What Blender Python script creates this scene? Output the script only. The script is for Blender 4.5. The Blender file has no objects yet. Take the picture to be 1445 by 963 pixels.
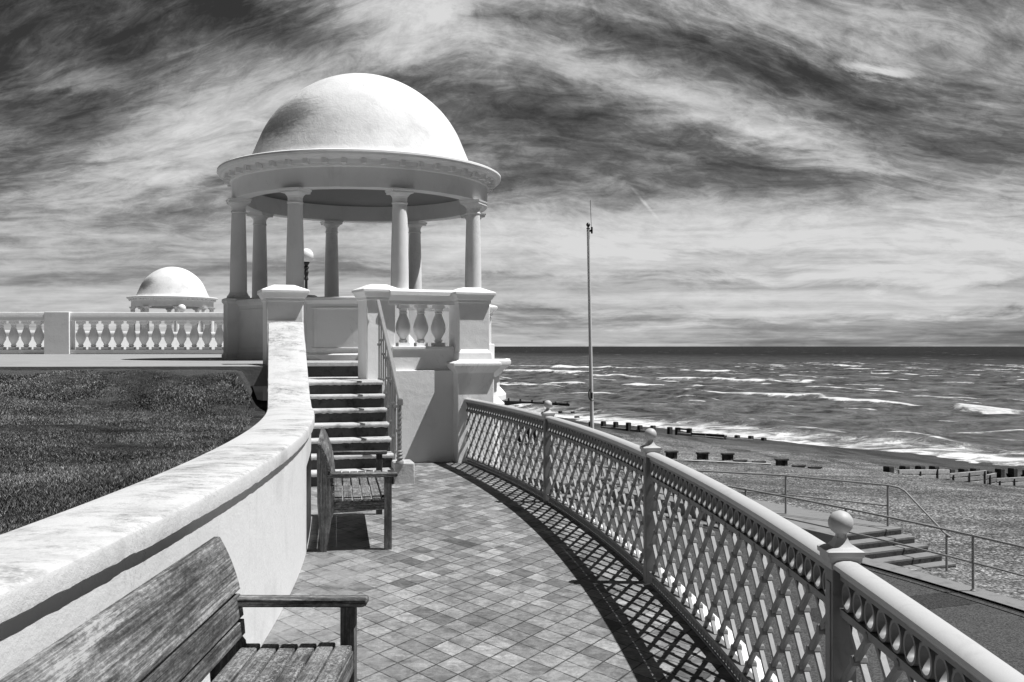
import bpy, math, random
import numpy as np
from mathutils import Vector, Matrix, noise as mnoise
R_ = math.radians
random.seed(7)
scene = bpy.context.scene
COL = scene.collection

# ------------------------------------------------------------------ camera, sky, sun, exposure
cd = bpy.data.cameras.new('camera'); cam = bpy.data.objects.new('camera', cd); COL.objects.link(cam)
cd.sensor_width = 36.0; cd.lens = 34.18; cd.clip_start = 0.05; cd.clip_end = 60000
cam.location = (0, 0, 1.7); cam.rotation_euler = (R_(90 + 0.313), 0, 0)
scene.camera = cam
scene.view_settings.view_transform = 'Standard'
scene.view_settings.look = 'None'
scene.view_settings.exposure = 0.42
scene.view_settings.gamma = 1.0
scene.view_settings.use_curve_mapping = False

SUN_EL, SUN_AZ = R_(63), R_(-2.0)          # azimuth measured from +X towards +Y
sdir = Vector((math.cos(SUN_EL) * math.cos(SUN_AZ), math.cos(SUN_EL) * math.sin(SUN_AZ), math.sin(SUN_EL)))
ld = bpy.data.lights.new('sun', 'SUN'); ld.energy = 4.8; ld.angle = R_(0.53); ld.color = (1.0, 1.0, 1.0)
sun = bpy.data.objects.new('sun', ld); COL.objects.link(sun)
sun.rotation_euler = sdir.to_track_quat('Z', 'Y').to_euler(); sun.location = (20, 0, 40)


class NT:
    """small helper around a node tree"""
    def __init__(s, tree): s.t = tree; s.n = tree.nodes; s.l = tree.links
    def add(s, typ, **kw):
        nd = s.n.new(typ)
        for k, v in kw.items(): setattr(nd, k, v)
        return nd
    def link(s, a, b): s.l.new(a, b)
    def put(s, sock, v):
        if isinstance(v, bpy.types.NodeSocket): s.l.new(v, sock)
        elif v is not None: sock.default_value = v
    def math(s, op, a, b=None, c=None, clamp=False):
        nd = s.add('ShaderNodeMath', operation=op, use_clamp=clamp)
        s.put(nd.inputs[0], a)
        if b is not None: s.put(nd.inputs[1], b)
        if c is not None: s.put(nd.inputs[2], c)
        return nd.outputs[0]
    def mixf(s, f, a, b):
        nd = s.add('ShaderNodeMix', data_type='FLOAT'); s.put(nd.inputs[0], f); s.put(nd.inputs[2], a); s.put(nd.inputs[3], b)
        return nd.outputs[0]
    def ramp(s, v, pts, interp='LINEAR'):
        nd = s.add('ShaderNodeValToRGB'); cr = nd.color_ramp; cr.interpolation = interp
        while len(cr.elements) < len(pts): cr.elements.new(0.5)
        for e, (p, c) in zip(cr.elements, pts): e.position = p; e.color = (c, c, c, 1)
        s.put(nd.inputs[0], v); return nd.outputs[0]
    def noise(s, vec, scale, detail=5, rough=0.55, dist=0.0):
        nd = s.add('ShaderNodeTexNoise'); s.put(nd.inputs['Vector'], vec)
        nd.inputs['Scale'].default_value = scale; nd.inputs['Detail'].default_value = detail
        nd.inputs['Roughness'].default_value = rough; nd.inputs['Distortion'].default_value = dist
        return nd.outputs[0]
    def mapping(s, vec, loc=(0, 0, 0), rot=(0, 0, 0), scale=(1, 1, 1), typ='POINT'):
        nd = s.add('ShaderNodeMapping', vector_type=typ); s.put(nd.inputs[0], vec)
        nd.inputs['Location'].default_value = loc; nd.inputs['Rotation'].default_value = rot; nd.inputs['Scale'].default_value = scale
        return nd.outputs[0]
    def sep(s, v):
        nd = s.add('ShaderNodeSeparateXYZ'); s.put(nd.inputs[0], v); return nd.outputs
    def comb(s, x, y, z=0.0):
        nd = s.add('ShaderNodeCombineXYZ')
        for i, q in enumerate((x, y, z)): s.put(nd.inputs[i], q)
        return nd.outputs[0]
    def smooth(s, v, a, b):
        nd = s.add('ShaderNodeMapRange', interpolation_type='SMOOTHSTEP'); s.put(nd.inputs[0], v)
        nd.inputs[1].default_value = a; nd.inputs[2].default_value = b
        return nd.outputs[0]


# sky: clear sky through a red filter (red channel of the Nishita sky) with streaked cirrus laid over it
w = bpy.data.worlds.new('World'); scene.world = w; w.use_nodes = True
w.node_tree.nodes.clear(); T = NT(w.node_tree)
sky = T.add('ShaderNodeTexSky', sky_type='NISHITA'); sky.sun_disc = False
sky.sun_elevation = SUN_EL; sky.sun_rotation = R_(90) - SUN_AZ; sky.air_density = 0.8; sky.dust_density = 0.35; sky.ozone_density = 2.0
sc_ = T.add('ShaderNodeSeparateColor'); T.link(sky.outputs[0], sc_.inputs[0])
clear = T.math('MULTIPLY', sc_.outputs[0], 0.10)
geo = T.add('ShaderNodeTexCoord')
x, y, z = T.sep(geo.outputs['Generated'])
ay = T.math('MAXIMUM', T.math('ABSOLUTE', y), 0.2)
u = T.math('DIVIDE', x, ay); v = T.math('DIVIDE', z, ay)
uv = T.comb(u, v, 0.0)
uo = T.math('ADD', u, 0.06)
arch = T.math('SUBTRACT', T.math('MULTIPLY', T.math('SQRT', T.math('ADD', T.math('MULTIPLY', uo, uo), 0.02)), 0.40), T.math('MULTIPLY', u, 0.07))
arch = T.math('MULTIPLY', T.math('SUBTRACT', arch, 0.05), T.smooth(v, 0.06, 0.30))
vv = T.math('ADD', v, arch)
wq = T.add('ShaderNodeTexNoise'); T.put(wq.inputs['Vector'], T.comb(T.math('MULTIPLY', u, 4.0), T.math('MULTIPLY', vv, 9.0), 1.3))
wq.inputs['Scale'].default_value = 1.0; wq.inputs['Detail'].default_value = 3
wx, wy, wz = T.sep(wq.outputs['Color'])
# streak spacing tightens towards the horizon, as on a flat cloud deck
vw = T.math('POWER', T.math('MAXIMUM', vv, 0.001), 0.72)
q = T.comb(T.math('ADD', T.math('MULTIPLY', u, 4.0), T.math('MULTIPLY', wx, 1.2)), T.math('ADD', T.math('MULTIPLY', vw, 13.0), T.math('MULTIPLY', wy, 1.6)), 4.7)
n1 = T.noise(q, 1.0, 9, 0.64, 0.25)
q2 = T.comb(T.math('ADD', T.math('MULTIPLY', u, 15.0), T.math('MULTIPLY', wy, 3.0)), T.math('ADD', T.math('MULTIPLY', vw, 52.0), T.math('MULTIPLY', wx, 5.0)), 9.1)
n2 = T.noise(q2, 1.0, 9, 0.70, 0.3)
lowfade = T.smooth(v, 0.03, 0.17)
n3 = T.noise(T.comb(T.math('MULTIPLY', u, 34.0), T.math('MULTIPLY', vv, 60.0), 2.2), 1.0, 9, 0.72, 0.7)
rg = T.noise(T.comb(T.math('ADD', T.math('MULTIPLY', u, 7.0), T.math('MULTIPLY', wy, 2.4)), T.math('ADD', T.math('MULTIPLY', vw, 24.0), T.math('MULTIPLY', wx, 3.2)), 6.3), 1.0, 9, 0.66, 0.2)
fib = T.math('SUBTRACT', 1.0, T.math('MULTIPLY', T.math('ABSOLUTE', T.math('SUBTRACT', rg, 0.5)), 5.0), clamp=True)      # bright filaments
bands = T.noise(T.comb(T.math('MULTIPLY', u, 2.2), T.math('MULTIPLY', v, 95.0), 3.4), 1.0, 6, 0.60, 0.3)                   # flat layers low over the sea
SKYBLOBS = [  # u, v, half-length, half-height, tilt (deg), amount   (direction space)
    (-0.30, 0.235, 0.30, 0.045, 30, .26), (-0.12, 0.315, 0.22, 0.030, 22, .18), (-0.045, 0.345, 0.09, 0.02, 10, .05), (0.05, 0.305, 0.22, 0.032, -20, .20),
    (-0.36, 0.245, 0.07, 0.05, 30, .22), (-0.455, 0.275, 0.050, 0.014, -8, .34), (-0.30, 0.21, 0.10, 0.04, 45, .12),
    (0.14, 0.352, 0.35, 0.02, -3, .20), (0.40, 0.335, 0.2, 0.035, -22, .12),
    (0.20, 0.250, 0.24, 0.022, -22, .16), (0.02, 0.265, 0.14, 0.020, -16, .14), (0.30, 0.215, 0.12, 0.012, -10, .12),
    (0.383, 0.290, 0.034, 0.0065, -3, .62),
    (0.27, 0.120, 0.46, 0.044, 0, .44), (0.13, 0.178, 0.16, 0.014, 20, .18), (0.44, 0.19, 0.16, 0.022, -14, .14), (0.30, 0.085, 0.55, 0.040, 0, .28),
    (0.2, 0.043, 0.8, 0.014, 0, .34), (-0.40, 0.055, 0.35, 0.04, 3, .26), (-0.42, 0.115, 0.22, 0.014, -4, .08),
    (-0.50, 0.345, 0.26, 0.090, -10, -.36), (-0.27, 0.345, 0.16, 0.028, -22, -.30), (-0.53, 0.26, 0.12, 0.09, 0, -.10),
    (-0.46, 0.18, 0.24, 0.045, -10, -.10), (-0.50, 0.21, 0.14, 0.012, -14, .10), (-0.40, 0.155, 0.18, 0.010, -8, .10),
    (0.15, 0.315, 0.17, 0.026, -12, -.26), (0.08, 0.225, 0.20, 0.032, -14, -.26), (0.30, 0.178, 0.20, 0.030, 6, -.30), (0.33, 0.26, 0.14, 0.03, -16, -.16),
    (0.0, 0.172, 0.14, 0.028, -4, -.28), (0.46, 0.235, 0.18, 0.035, -12, -.14), (0.5, 0.345, 0.1, 0.03, 0, -.10), (0.36, 0.345, .08, .02, -20, -.14), (0.0, 0.014, 1.2, 0.022, 0, .20),
    (0.0, 0.066, 0.6, 0.006, 0, -.14), (0.19, 0.090, 0.10, 0.006, -2, -.14), (0.1, 0.027, 0.9, 0.005, 0, -.12),
]
dens = T.math('ADD', T.math('MULTIPLY', n1, 0.70), T.math('MULTIPLY', n2, 0.46))
dens = T.math('ADD', dens, T.math('MULTIPLY', T.math('MULTIPLY', T.math('SUBTRACT', n3, 0.5), 0.40), T.math('MULTIPLY_ADD', lowfade, 0.85, 0.15)))
dens = T.math('ADD', dens, T.math('MULTIPLY', T.math('MULTIPLY', T.math('SUBTRACT', fib, 0.5), 0.16), lowfade))
dens = T.math('ADD', dens, T.math('MULTIPLY', T.math('MULTIPLY', T.math('SUBTRACT', bands, 0.5), 0.62), T.math('SUBTRACT', 1.0, lowfade)))
wob = T.comb(T.math('MULTIPLY', T.math('SUBTRACT', wx, 0.5), 0.10), T.math('MULTIPLY', T.math('SUBTRACT', n1, 0.5), 0.10), 0.0)
va = T.add('ShaderNodeVectorMath', operation='ADD'); T.link(uv, va.inputs[0]); T.link(wob, va.inputs[1])
tot = None
for (bu, bv, ru, rv, rot, amt) in SKYBLOBS:
    m = T.mapping(va.outputs[0], (bu, bv, 0), (0, 0, R_(rot)), (ru * 1.5, rv * 1.6, 1), 'TEXTURE')
    g = T.add('ShaderNodeTexGradient', gradient_type='SPHERICAL'); T.link(m, g.inputs[0])
    gs = T.math('SMOOTH_MIN', g.outputs['Fac'], 0.8, 0.3)
    tot = T.math('MULTIPLY_ADD', gs, amt, 0.0 if tot is None else tot)
dens = T.math('ADD', T.math('MULTIPLY_ADD', T.math('SUBTRACT', dens, 0.58), 1.30, 0.58), tot)
ct = T.mapping(uv, (0.137, 0.147, 0), (0, 0, R_(-50)), (0.028, 0.0022, 1), 'TEXTURE')       # short vapour trail
cg = T.add('ShaderNodeTexGradient', gradient_type='SPHERICAL'); T.link(ct, cg.inputs[0])
dens = T.math('ADD', dens, T.math('MULTIPLY', cg.outputs['Fac'], T.math('MULTIPLY', n3, 0.40)))
dens = T.math('ADD', dens, T.math('MULTIPLY', T.smooth(v, 0.30, 0.02), 0.06))
cl = T.ramp(T.math('SUBTRACT', dens, 0.24), [(0.0, 0.02), (0.12, 0.06), (0.28, 0.15), (0.46, 0.34), (0.66, 0.66), (0.92, 1.0)])
cl = T.math('MULTIPLY', cl, T.mixf(T.smooth(z, 0.345, 0.52), 1.0, 0.05))   # unseen cloud overhead dimmed to cut the fill light
cl = T.math('MULTIPLY', cl, T.mixf(T.smooth(y, 0.45, -0.15), 1.0, 0.15))     # unseen cloud inland, behind the walk, dimmed for less fill light too
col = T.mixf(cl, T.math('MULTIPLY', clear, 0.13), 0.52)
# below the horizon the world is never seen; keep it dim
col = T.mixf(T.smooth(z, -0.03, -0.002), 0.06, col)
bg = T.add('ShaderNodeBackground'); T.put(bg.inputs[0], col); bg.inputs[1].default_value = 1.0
wo = T.add('ShaderNodeOutputWorld'); T.link(bg.outputs[0], wo.inputs[0])


# ------------------------------------------------------------------ materials
def new_mat(name):
    m = bpy.data.materials.new(name); m.use_nodes = True
    t = NT(m.node_tree); b = m.node_tree.nodes['Principled BSDF']
    return m, t, b

def obj_coord(t): return t.add('ShaderNodeTexCoord').outputs['Object']

def set_bump(t, b, h, strength, dist=0.01, prev=None):
    bp = t.add('ShaderNodeBump'); bp.inputs['Strength'].default_value = strength; bp.inputs['Distance'].default_value = dist
    t.link(h, bp.inputs['Height'])
    if prev is not None: t.link(prev, bp.inputs['Normal'])
    t.link(bp.outputs[0], b.inputs['Normal']); return bp.outputs[0]

def gray(t, v):
    return t.comb(v, v, v)

def mat_plaster(name, base, dirt=0.12, scale=1.0, bump=0.25, lichen=0.0, drips=0.0, rough=0.75):
    m, t, b = new_mat(name); c = obj_coord(t)
    n = t.noise(c, 2.2 * scale, 7, 0.6, 0.3); f = t.noise(c, 60 * scale, 4, 0.6)
    v = t.math('MULTIPLY', base, t.math('SUBTRACT', 1.0, t.math('MULTIPLY', t.smooth(n, 0.48, 0.75), dirt)))
    if drips:
        d = t.noise(t.mapping(c, scale=(9, 9, 0.8)), 1.0, 5, 0.65, 0.4)
        v = t.math('MULTIPLY', v, t.math('SUBTRACT', 1.0, t.math('MULTIPLY', t.smooth(d, 0.56, 0.8), drips)))
    # hairline cracks
    cr = t.noise(t.mapping(c, scale=(1.4, 1.4, 0.9)), 1.0, 9, 0.68, 1.4)
    ck = t.math('MULTIPLY', t.math('SUBTRACT', 1.0, t.smooth(t.math('ABSOLUTE', t.math('SUBTRACT', cr, 0.55)), 0.0, 0.006)), t.smooth(t.noise(c, 0.7, 3, 0.5), 0.48, 0.6))
    v = t.math('MULTIPLY', v, t.math('SUBTRACT', 1.0, t.math('MULTIPLY', ck, 0.28)))
    # small scuffs
    k = t.noise(c, 7.0 * scale, 8, 0.72, 1.2)
    v = t.math('MULTIPLY', v, t.math('SUBTRACT', 1.0, t.math('MULTIPLY', t.smooth(k, 0.66, 0.78), 0.30 * dirt / 0.12)))
    if lichen:
        l1 = t.noise(t.mapping(c, rot=(0, 0, R_(12)), scale=(2.4, 4.4, 3)), 1.6, 10, 0.80, 0.25)
        l2 = t.noise(c, 1.1, 3, 0.5)
        l3 = t.noise(c, 38, 5, 0.7)
        a = t.math('MULTIPLY', t.smooth(l1, 0.44, 0.64), t.smooth(l2, 0.30, 0.58))
        a = t.math('MULTIPLY', a, t.smooth(l3, 0.30, 0.58))
        gx_, gy_, gz_ = t.sep(t.add('ShaderNodeNewGeometry').outputs['True Normal'])
        a = t.math('MULTIPLY', a, t.math('MULTIPLY_ADD', t.smooth(gz_, 0.6, 0.9), 0.85, 0.15))
        v = t.math('MULTIPLY', v, t.math('SUBTRACT', 1.0, t.math('MULTIPLY', a, lichen)))
    t.link(gray(t, v), b.inputs['Base Color']); b.inputs['Roughness'].default_value = rough
    b.inputs['Specular IOR Level'].default_value = 0.3
    h = t.math('ADD', t.math('MULTIPLY', f, 0.35), t.math('ADD', t.noise(c, 9 * scale, 6, 0.6), t.math('MULTIPLY', t.noise(c, 220, 2, 0.5), 0.12)))
    set_bump(t, b, h, bump, 0.02)
    return m

M = {}
M['white'] = mat_plaster('white_render', 0.82, 0.10, drips=0.07)
M['wall'] = mat_plaster('white_wall_render', 0.68, 0.14, drips=0.20, bump=0.25)
M['coping'] = mat_plaster('weathered_coping', 0.54, 0.30, lichen=0.66, bump=0.4)
M['stone'] = mat_plaster('painted_stone', 0.74, 0.10, drips=0.10)
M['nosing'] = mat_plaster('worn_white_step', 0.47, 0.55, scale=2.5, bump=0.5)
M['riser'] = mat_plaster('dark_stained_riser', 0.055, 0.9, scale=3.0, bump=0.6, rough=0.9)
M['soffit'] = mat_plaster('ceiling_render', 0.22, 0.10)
M['concrete'] = mat_plaster('pale_concrete', 0.20, 0.35, scale=1.5, bump=0.4)
M['terrace'] = mat_plaster('terrace_concrete', 0.30, 0.30, scale=0.6, bump=0.3)

def mat_dome():
    m, t, b = new_mat('dome_render'); c = obj_coord(t)
    n = t.noise(c, 1.6, 8, 0.62, 0.6)
    v = t.math('MULTIPLY', 0.70, t.math('SUBTRACT', 1.0, t.math('MULTIPLY', t.smooth(n, 0.46, 0.72), 0.20)))
    # weather stain, widened to paint in the shade on the side away from the sun
    mp = t.mapping(c, (-1.25, -1.45, 4.50), (0, 0, R_(-30)), (1.45, 1.2, 0.80), 'TEXTURE')
    g = t.add('ShaderNodeTexGradient', gradient_type='SPHERICAL'); t.link(mp, g.inputs[0])
    st = t.noise(t.mapping(c, scale=(1.6, 1.6, 7.0)), 1.6, 8, 0.68, 1.0)
    a = t.smooth(t.math('ADD', t.math('MULTIPLY', g.outputs['Fac'], 0.9), t.math('MULTIPLY', st, 0.75)), 0.58, 1.10)
    v = t.math('MULTIPLY', v, t.math('SUBTRACT', 1.0, t.math('MULTIPLY', a, 0.66)))
    cr = t.noise(t.mapping(c, scale=(3, 3, 1.4)), 1.6, 10, 0.7, 2.0)
    k = t.math('SUBTRACT', 1.0, t.smooth(t.math('ABSOLUTE', t.math('SUBTRACT', cr, 0.53)), 0.0, 0.012))
    v = t.math('MULTIPLY', v, t.math('SUBTRACT', 1.0, t.math('MULTIPLY', k, 0.12)))
    t.link(gray(t, v), b.inputs['Base Color']); b.inputs['Roughness'].default_value = 0.75; b.inputs['Specular IOR Level'].default_value = 0.25
    h = t.math('ADD', t.noise(c, 3.0, 6, 0.62, 0.5), t.math('MULTIPLY', t.noise(c, 26, 5, 0.6), 0.22))
    set_bump(t, b, h, 0.35, 0.05)
    return m
M['dome'] = mat_dome()

def mat_wood(name, lo, hi, axis=0, speckle=0.0):
    """weathered timber; axis is the direction of the grain in the object's own space"""
    m, t, b = new_mat(name); c = obj_coord(t)
    oi = t.add('ShaderNodeObjectInfo').outputs['Random']
    cc = t.add('ShaderNodeVectorMath', operation='ADD'); t.link(c, cc.inputs[0]); t.link(t.comb(t.math('MULTIPLY', oi, 7.0), t.math('MULTIPLY', oi, 3.0), 0.0), cc.inputs[1])
    c = cc.outputs[0]
    def sc(al, ac): return tuple(al if i == axis else ac for i in range(3))
    g = t.noise(t.mapping(c, scale=sc(2.2, 85)), 1.0, 8, 0.72, 0.4)
    s = t.noise(t.mapping(c, scale=sc(2.0, 17)), 1.0, 7, 0.66, 0.5)
    p = t.noise(t.mapping(c, scale=sc(30, 80)), 1.0, 7, 0.78, 0.3)
    w = t.noise(c, 3.2, 4, 0.55, 0.4)
    f = t.math('ADD', t.math('ADD', t.math('MULTIPLY', g, 0.62), t.math('MULTIPLY', s, 0.42)), t.math('ADD', t.math('MULTIPLY', p, 0.46), t.math('MULTIPLY', w, 0.24)))
    v = t.ramp(f, [(0.74, lo), (0.84, lo + (hi - lo) * 0.16), (0.93, lo + (hi - lo) * 0.48), (1.0, hi)])
    v = t.math('MULTIPLY', v, t.math('ADD', 0.7, t.math('MULTIPLY', oi, 0.6)))
    if speckle:
        sp = t.math('MULTIPLY', t.smooth(t.noise(c, 95, 6, 0.75, 0.6), 0.47, 0.60), t.smooth(t.noise(c, 9, 4, 0.6), 0.36, 0.58))
        v = t.mixf(t.math('MULTIPLY', sp, speckle), v, 0.42)
    crack = t.math('SUBTRACT', 1.0, t.smooth(t.noise(t.mapping(c, scale=sc(1.1, 60)), 1.0, 3, 0.5, 0.2), 0.28, 0.34))
    v = t.math('MULTIPLY', v, t.math('SUBTRACT', 1.0, t.math('MULTIPLY', crack, 0.8)))
    t.link(gray(t, v), b.inputs['Base Color']); b.inputs['Roughness'].default_value = 0.8; b.inputs['Specular IOR Level'].default_value = 0.3
    set_bump(t, b, t.math('SUBTRACT', t.math('ADD', g, t.math('MULTIPLY', p, 0.5)), crack), 0.5, 0.004)
    return m
M['wood'] = mat_wood('weathered_teak', 0.020, 0.30)
M['wood_seat'] = mat_wood('lichened_teak_seat', 0.025, 0.24, 0, 0.75)
M['wood_upright'] = mat_wood('weathered_teak_upright', 0.030, 0.17, 2)
M['wood_cross'] = mat_wood('weathered_teak_cross', 0.014, 0.40, 1)
M['groyne_dark'] = mat_wood('tarred_groyne_timber', 0.010, 0.10)
M['groyne_pale'] = mat_wood('bleached_groyne_timber', 0.26, 0.66)

def mat_paint(name, base, rough=0.4, wear=0.25, dark=0.3, spec=0.5, metallic=0.0):
    m, t, b = new_mat(name); c = obj_coord(t)
    n = t.noise(c, 9.0, 8, 0.68, 0.8); k = t.noise(c, 60.0, 5, 0.7)
    v = t.math('MULTIPLY', base, t.math('SUBTRACT', 1.0, t.math('MULTIPLY', t.smooth(n, 0.50, 0.72), wear)))
    v = t.math('MULTIPLY', v, t.math('SUBTRACT', 1.0, t.math('MULTIPLY', t.smooth(k, 0.66, 0.76), dark)))
    t.link(gray(t, v), b.inputs['Base Color'])
    t.put(b.inputs['Roughness'], t.math('ADD', rough, t.math('MULTIPLY', n, 0.2)))
    b.inputs['Specular IOR Level'].default_value = spec; b.inputs['Metallic'].default_value = metallic
    set_bump(t, b, t.math('ADD', n, t.math('MULTIPLY', k, 0.3)), 0.12, 0.01)
    return m
M['rail'] = mat_paint('lattice_paint', 0.18, 0.42, 0.28, 0.4, 0.5)
M['rail_top'] = mat_paint('handrail_paint', 0.45, 0.45, 0.12, 0.12)
M['pipe'] = mat_paint('galvanised_pipe', 0.26, 0.4, 0.2, 0.2)
M['iron_light'] = mat_paint('pale_iron', 0.22, 0.45, 0.3, 0.3)
M['black'] = mat_paint('black_iron', 0.012, 0.4, 0.2, 0.2)
M['pole'] = mat_paint('white_pole', 0.62, 0.4, 0.15, 0.2)
m_, t_, b_ = new_mat('opal_glass'); b_.inputs['Base Color'].default_value = (.8, .8, .8, 1); b_.inputs['Roughness'].default_value = .25
t_.put(b_.inputs['Roughness'], t_.math('MULTIPLY_ADD', t_.noise(obj_coord(t_), 6.0), .1, .2)); M['globe'] = m_

def mat_tiles():
    m, t, b = new_mat('quarry_tiles'); c = obj_coord(t)
    wv = t.add('ShaderNodeTexNoise'); t.link(c, wv.inputs['Vector']); wv.inputs['Scale'].default_value = 1.1; wv.inputs['Detail'].default_value = 3
    ad = t.add('ShaderNodeVectorMath', operation='MULTIPLY_ADD'); t.link(wv.outputs['Color'], ad.inputs[0]); ad.inputs[1].default_value = (.022, .022, 0); t.link(c, ad.inputs[2])
    px_, py_, pz_ = t.sep(ad.outputs[0])
    X = t.math('ADD', t.math('MULTIPLY', px_, 5.33), t.math('MULTIPLY', py_, 4.24))
    Y = t.math('SUBTRACT', t.math('MULTIPLY', px_, 4.54), t.math('MULTIPLY', py_, 2.72))
    fx = t.math('FRACT', X); fy = t.math('FRACT', Y)
    cell = t.comb(t.math('FLOOR', X), t.math('FLOOR', Y), 0)
    wn = t.add('ShaderNodeTexWhiteNoise', noise_dimensions='2D'); t.link(cell, wn.inputs['Vector'])
    rnd = wn.outputs['Value']
    ex = t.math('MINIMUM', fx, t.math('SUBTRACT', 1.0, fx)); ey = t.math('MINIMUM', fy, t.math('SUBTRACT', 1.0, fy))
    e = t.math('MINIMUM', ex, ey)
    e = t.math('ADD', e, t.math('MULTIPLY', t.math('SUBTRACT', t.noise(c, 26, 6, 0.7), 0.5), 0.075))
    grout = t.math('SUBTRACT', 1.0, t.smooth(e, 0.010, 0.046))
    tone = t.ramp(rnd, [(0.0, 0.075), (0.04, 0.13), (0.3, 0.18), (0.6, 0.215), (0.85, 0.255), (1.0, 0.31)])
    dirt = t.noise(c, 1.3, 7, 0.65, 0.8); fine = t.noise(c, 30, 7, 0.72, 0.3); sp = t.noise(c, 110, 3, 0.6)
    v = t.math('MULTIPLY', tone, t.math('ADD', 0.20, t.math('MULTIPLY', fine, 1.6)))
    v = t.math('MULTIPLY', v, t.math('ADD', 0.40, t.math('MULTIPLY', dirt, 1.15)))
    wear = t.noise(c, 9.0, 8, 0.75, 0.6)
    v = t.math('MULTIPLY', v, t.math('ADD', 0.62, t.math('MULTIPLY', t.smooth(wear, 0.34, 0.66), 0.62)))
    gr_ = t.noise(c, 170, 6, 0.8)
    v = t.math('MULTIPLY', v, t.math('ADD', 0.30, t.math('MULTIPLY', gr_, 1.4)))
    # mortar smear lies over the joints in places, towards the wall most of all
    ox, oy, oz = t.sep(c)
    rr = t.math('SQRT', t.math('ADD', t.math('POWER', t.math('ADD', ox, 30.36), 2.0), t.math('POWER', t.math('SUBTRACT', oy, 3.63), 2.0)))
    near = t.smooth(rr, 30.1, 29.1)
    smear = t.smooth(t.math('ADD', t.noise(c, 2.3, 7, 0.7, 1.0), t.math('MULTIPLY', near, 0.15)), 0.54, 0.72)
    v = t.mixf(t.math('MULTIPLY', smear, 0.62), v, t.math('MULTIPLY', t.math('MULTIPLY', 0.22, t.math('ADD', 0.05, t.math('MULTIPLY', t.math('ADD', fine, gr_), 1.0))), t.math('ADD', 0.45, t.math('MULTIPLY', dirt, 1.1))))
    gv = t.mixf(t.smooth(t.noise(c, 3.1, 5, 0.6), 0.60, 0.72), 0.026, 0.24)
    g2 = t.math('MULTIPLY', grout, t.math('SUBTRACT', 1.0, t.math('MULTIPLY', smear, 0.8)))
    v = t.mixf(t.math('MULTIPLY', g2, 0.95), v, gv)
    v = t.math('MULTIPLY', v, t.math('SUBTRACT', 1.0, t.math('MULTIPLY', t.smooth(sp, 0.70, 0.78), 0.55)))
    t.link(gray(t, v), b.inputs['Base Color'])
    t.put(b.inputs['Roughness'], t.math('ADD', 0.55, t.math('MULTIPLY', fine, 0.3))); b.inputs['Specular IOR Level'].default_value = 0.35
    h = t.math('ADD', t.math('MULTIPLY', t.math('SUBTRACT', 1.0, g2), 0.8), t.math('ADD', t.math('MULTIPLY', fine, 0.25), t.math('MULTIPLY', rnd, 0.35)))
    set_bump(t, b, h, 0.45, 0.005)
    return m
M['tiles'] = mat_tiles()

def mat_tarmac(name, base):
    m, t, b = new_mat(name); c = obj_coord(t)
    vo = t.add('ShaderNodeTexVoronoi'); t.link(c, vo.inputs['Vector']); vo.inputs['Scale'].default_value = 42
    n = t.noise(c, 0.9, 8, 0.7, 0.6); f = t.noise(c, 26, 6, 0.75)
    cx, cy, cz = t.sep(vo.outputs['Color'])
    v = t.math('MULTIPLY', base, t.math('ADD', 0.35, t.math('MULTIPLY', cx, 0.9)))
    v = t.math('MULTIPLY', v, t.math('ADD', 0.55, t.math('MULTIPLY', f, 0.9)))
    v = t.math('MULTIPLY', v, t.math('ADD', 0.7, t.math('MULTIPLY', n, 0.6)))
    t.link(gray(t, v), b.inputs['Base Color']); b.inputs['Roughness'].default_value = 0.9; b.inputs['Specular IOR Level'].default_value = 0.25
    set_bump(t, b, t.math('ADD', f, vo.outputs['Distance']), 0.6, 0.01)
    return m
M['tarmac'] = mat_tarmac('promenade_tarmac', 0.072)
M['tarmac_patch'] = mat_tarmac('trench_tarmac', 0.040)

NXY = Vector((0.83, 0.5577)); SXY = Vector((-0.5577, 0.83))      # seaward and alongshore
def st(s, t): return (NXY.x * t + SXY.x * s, NXY.y * t + SXY.y * s)
SEA_Z = -6.25

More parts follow.
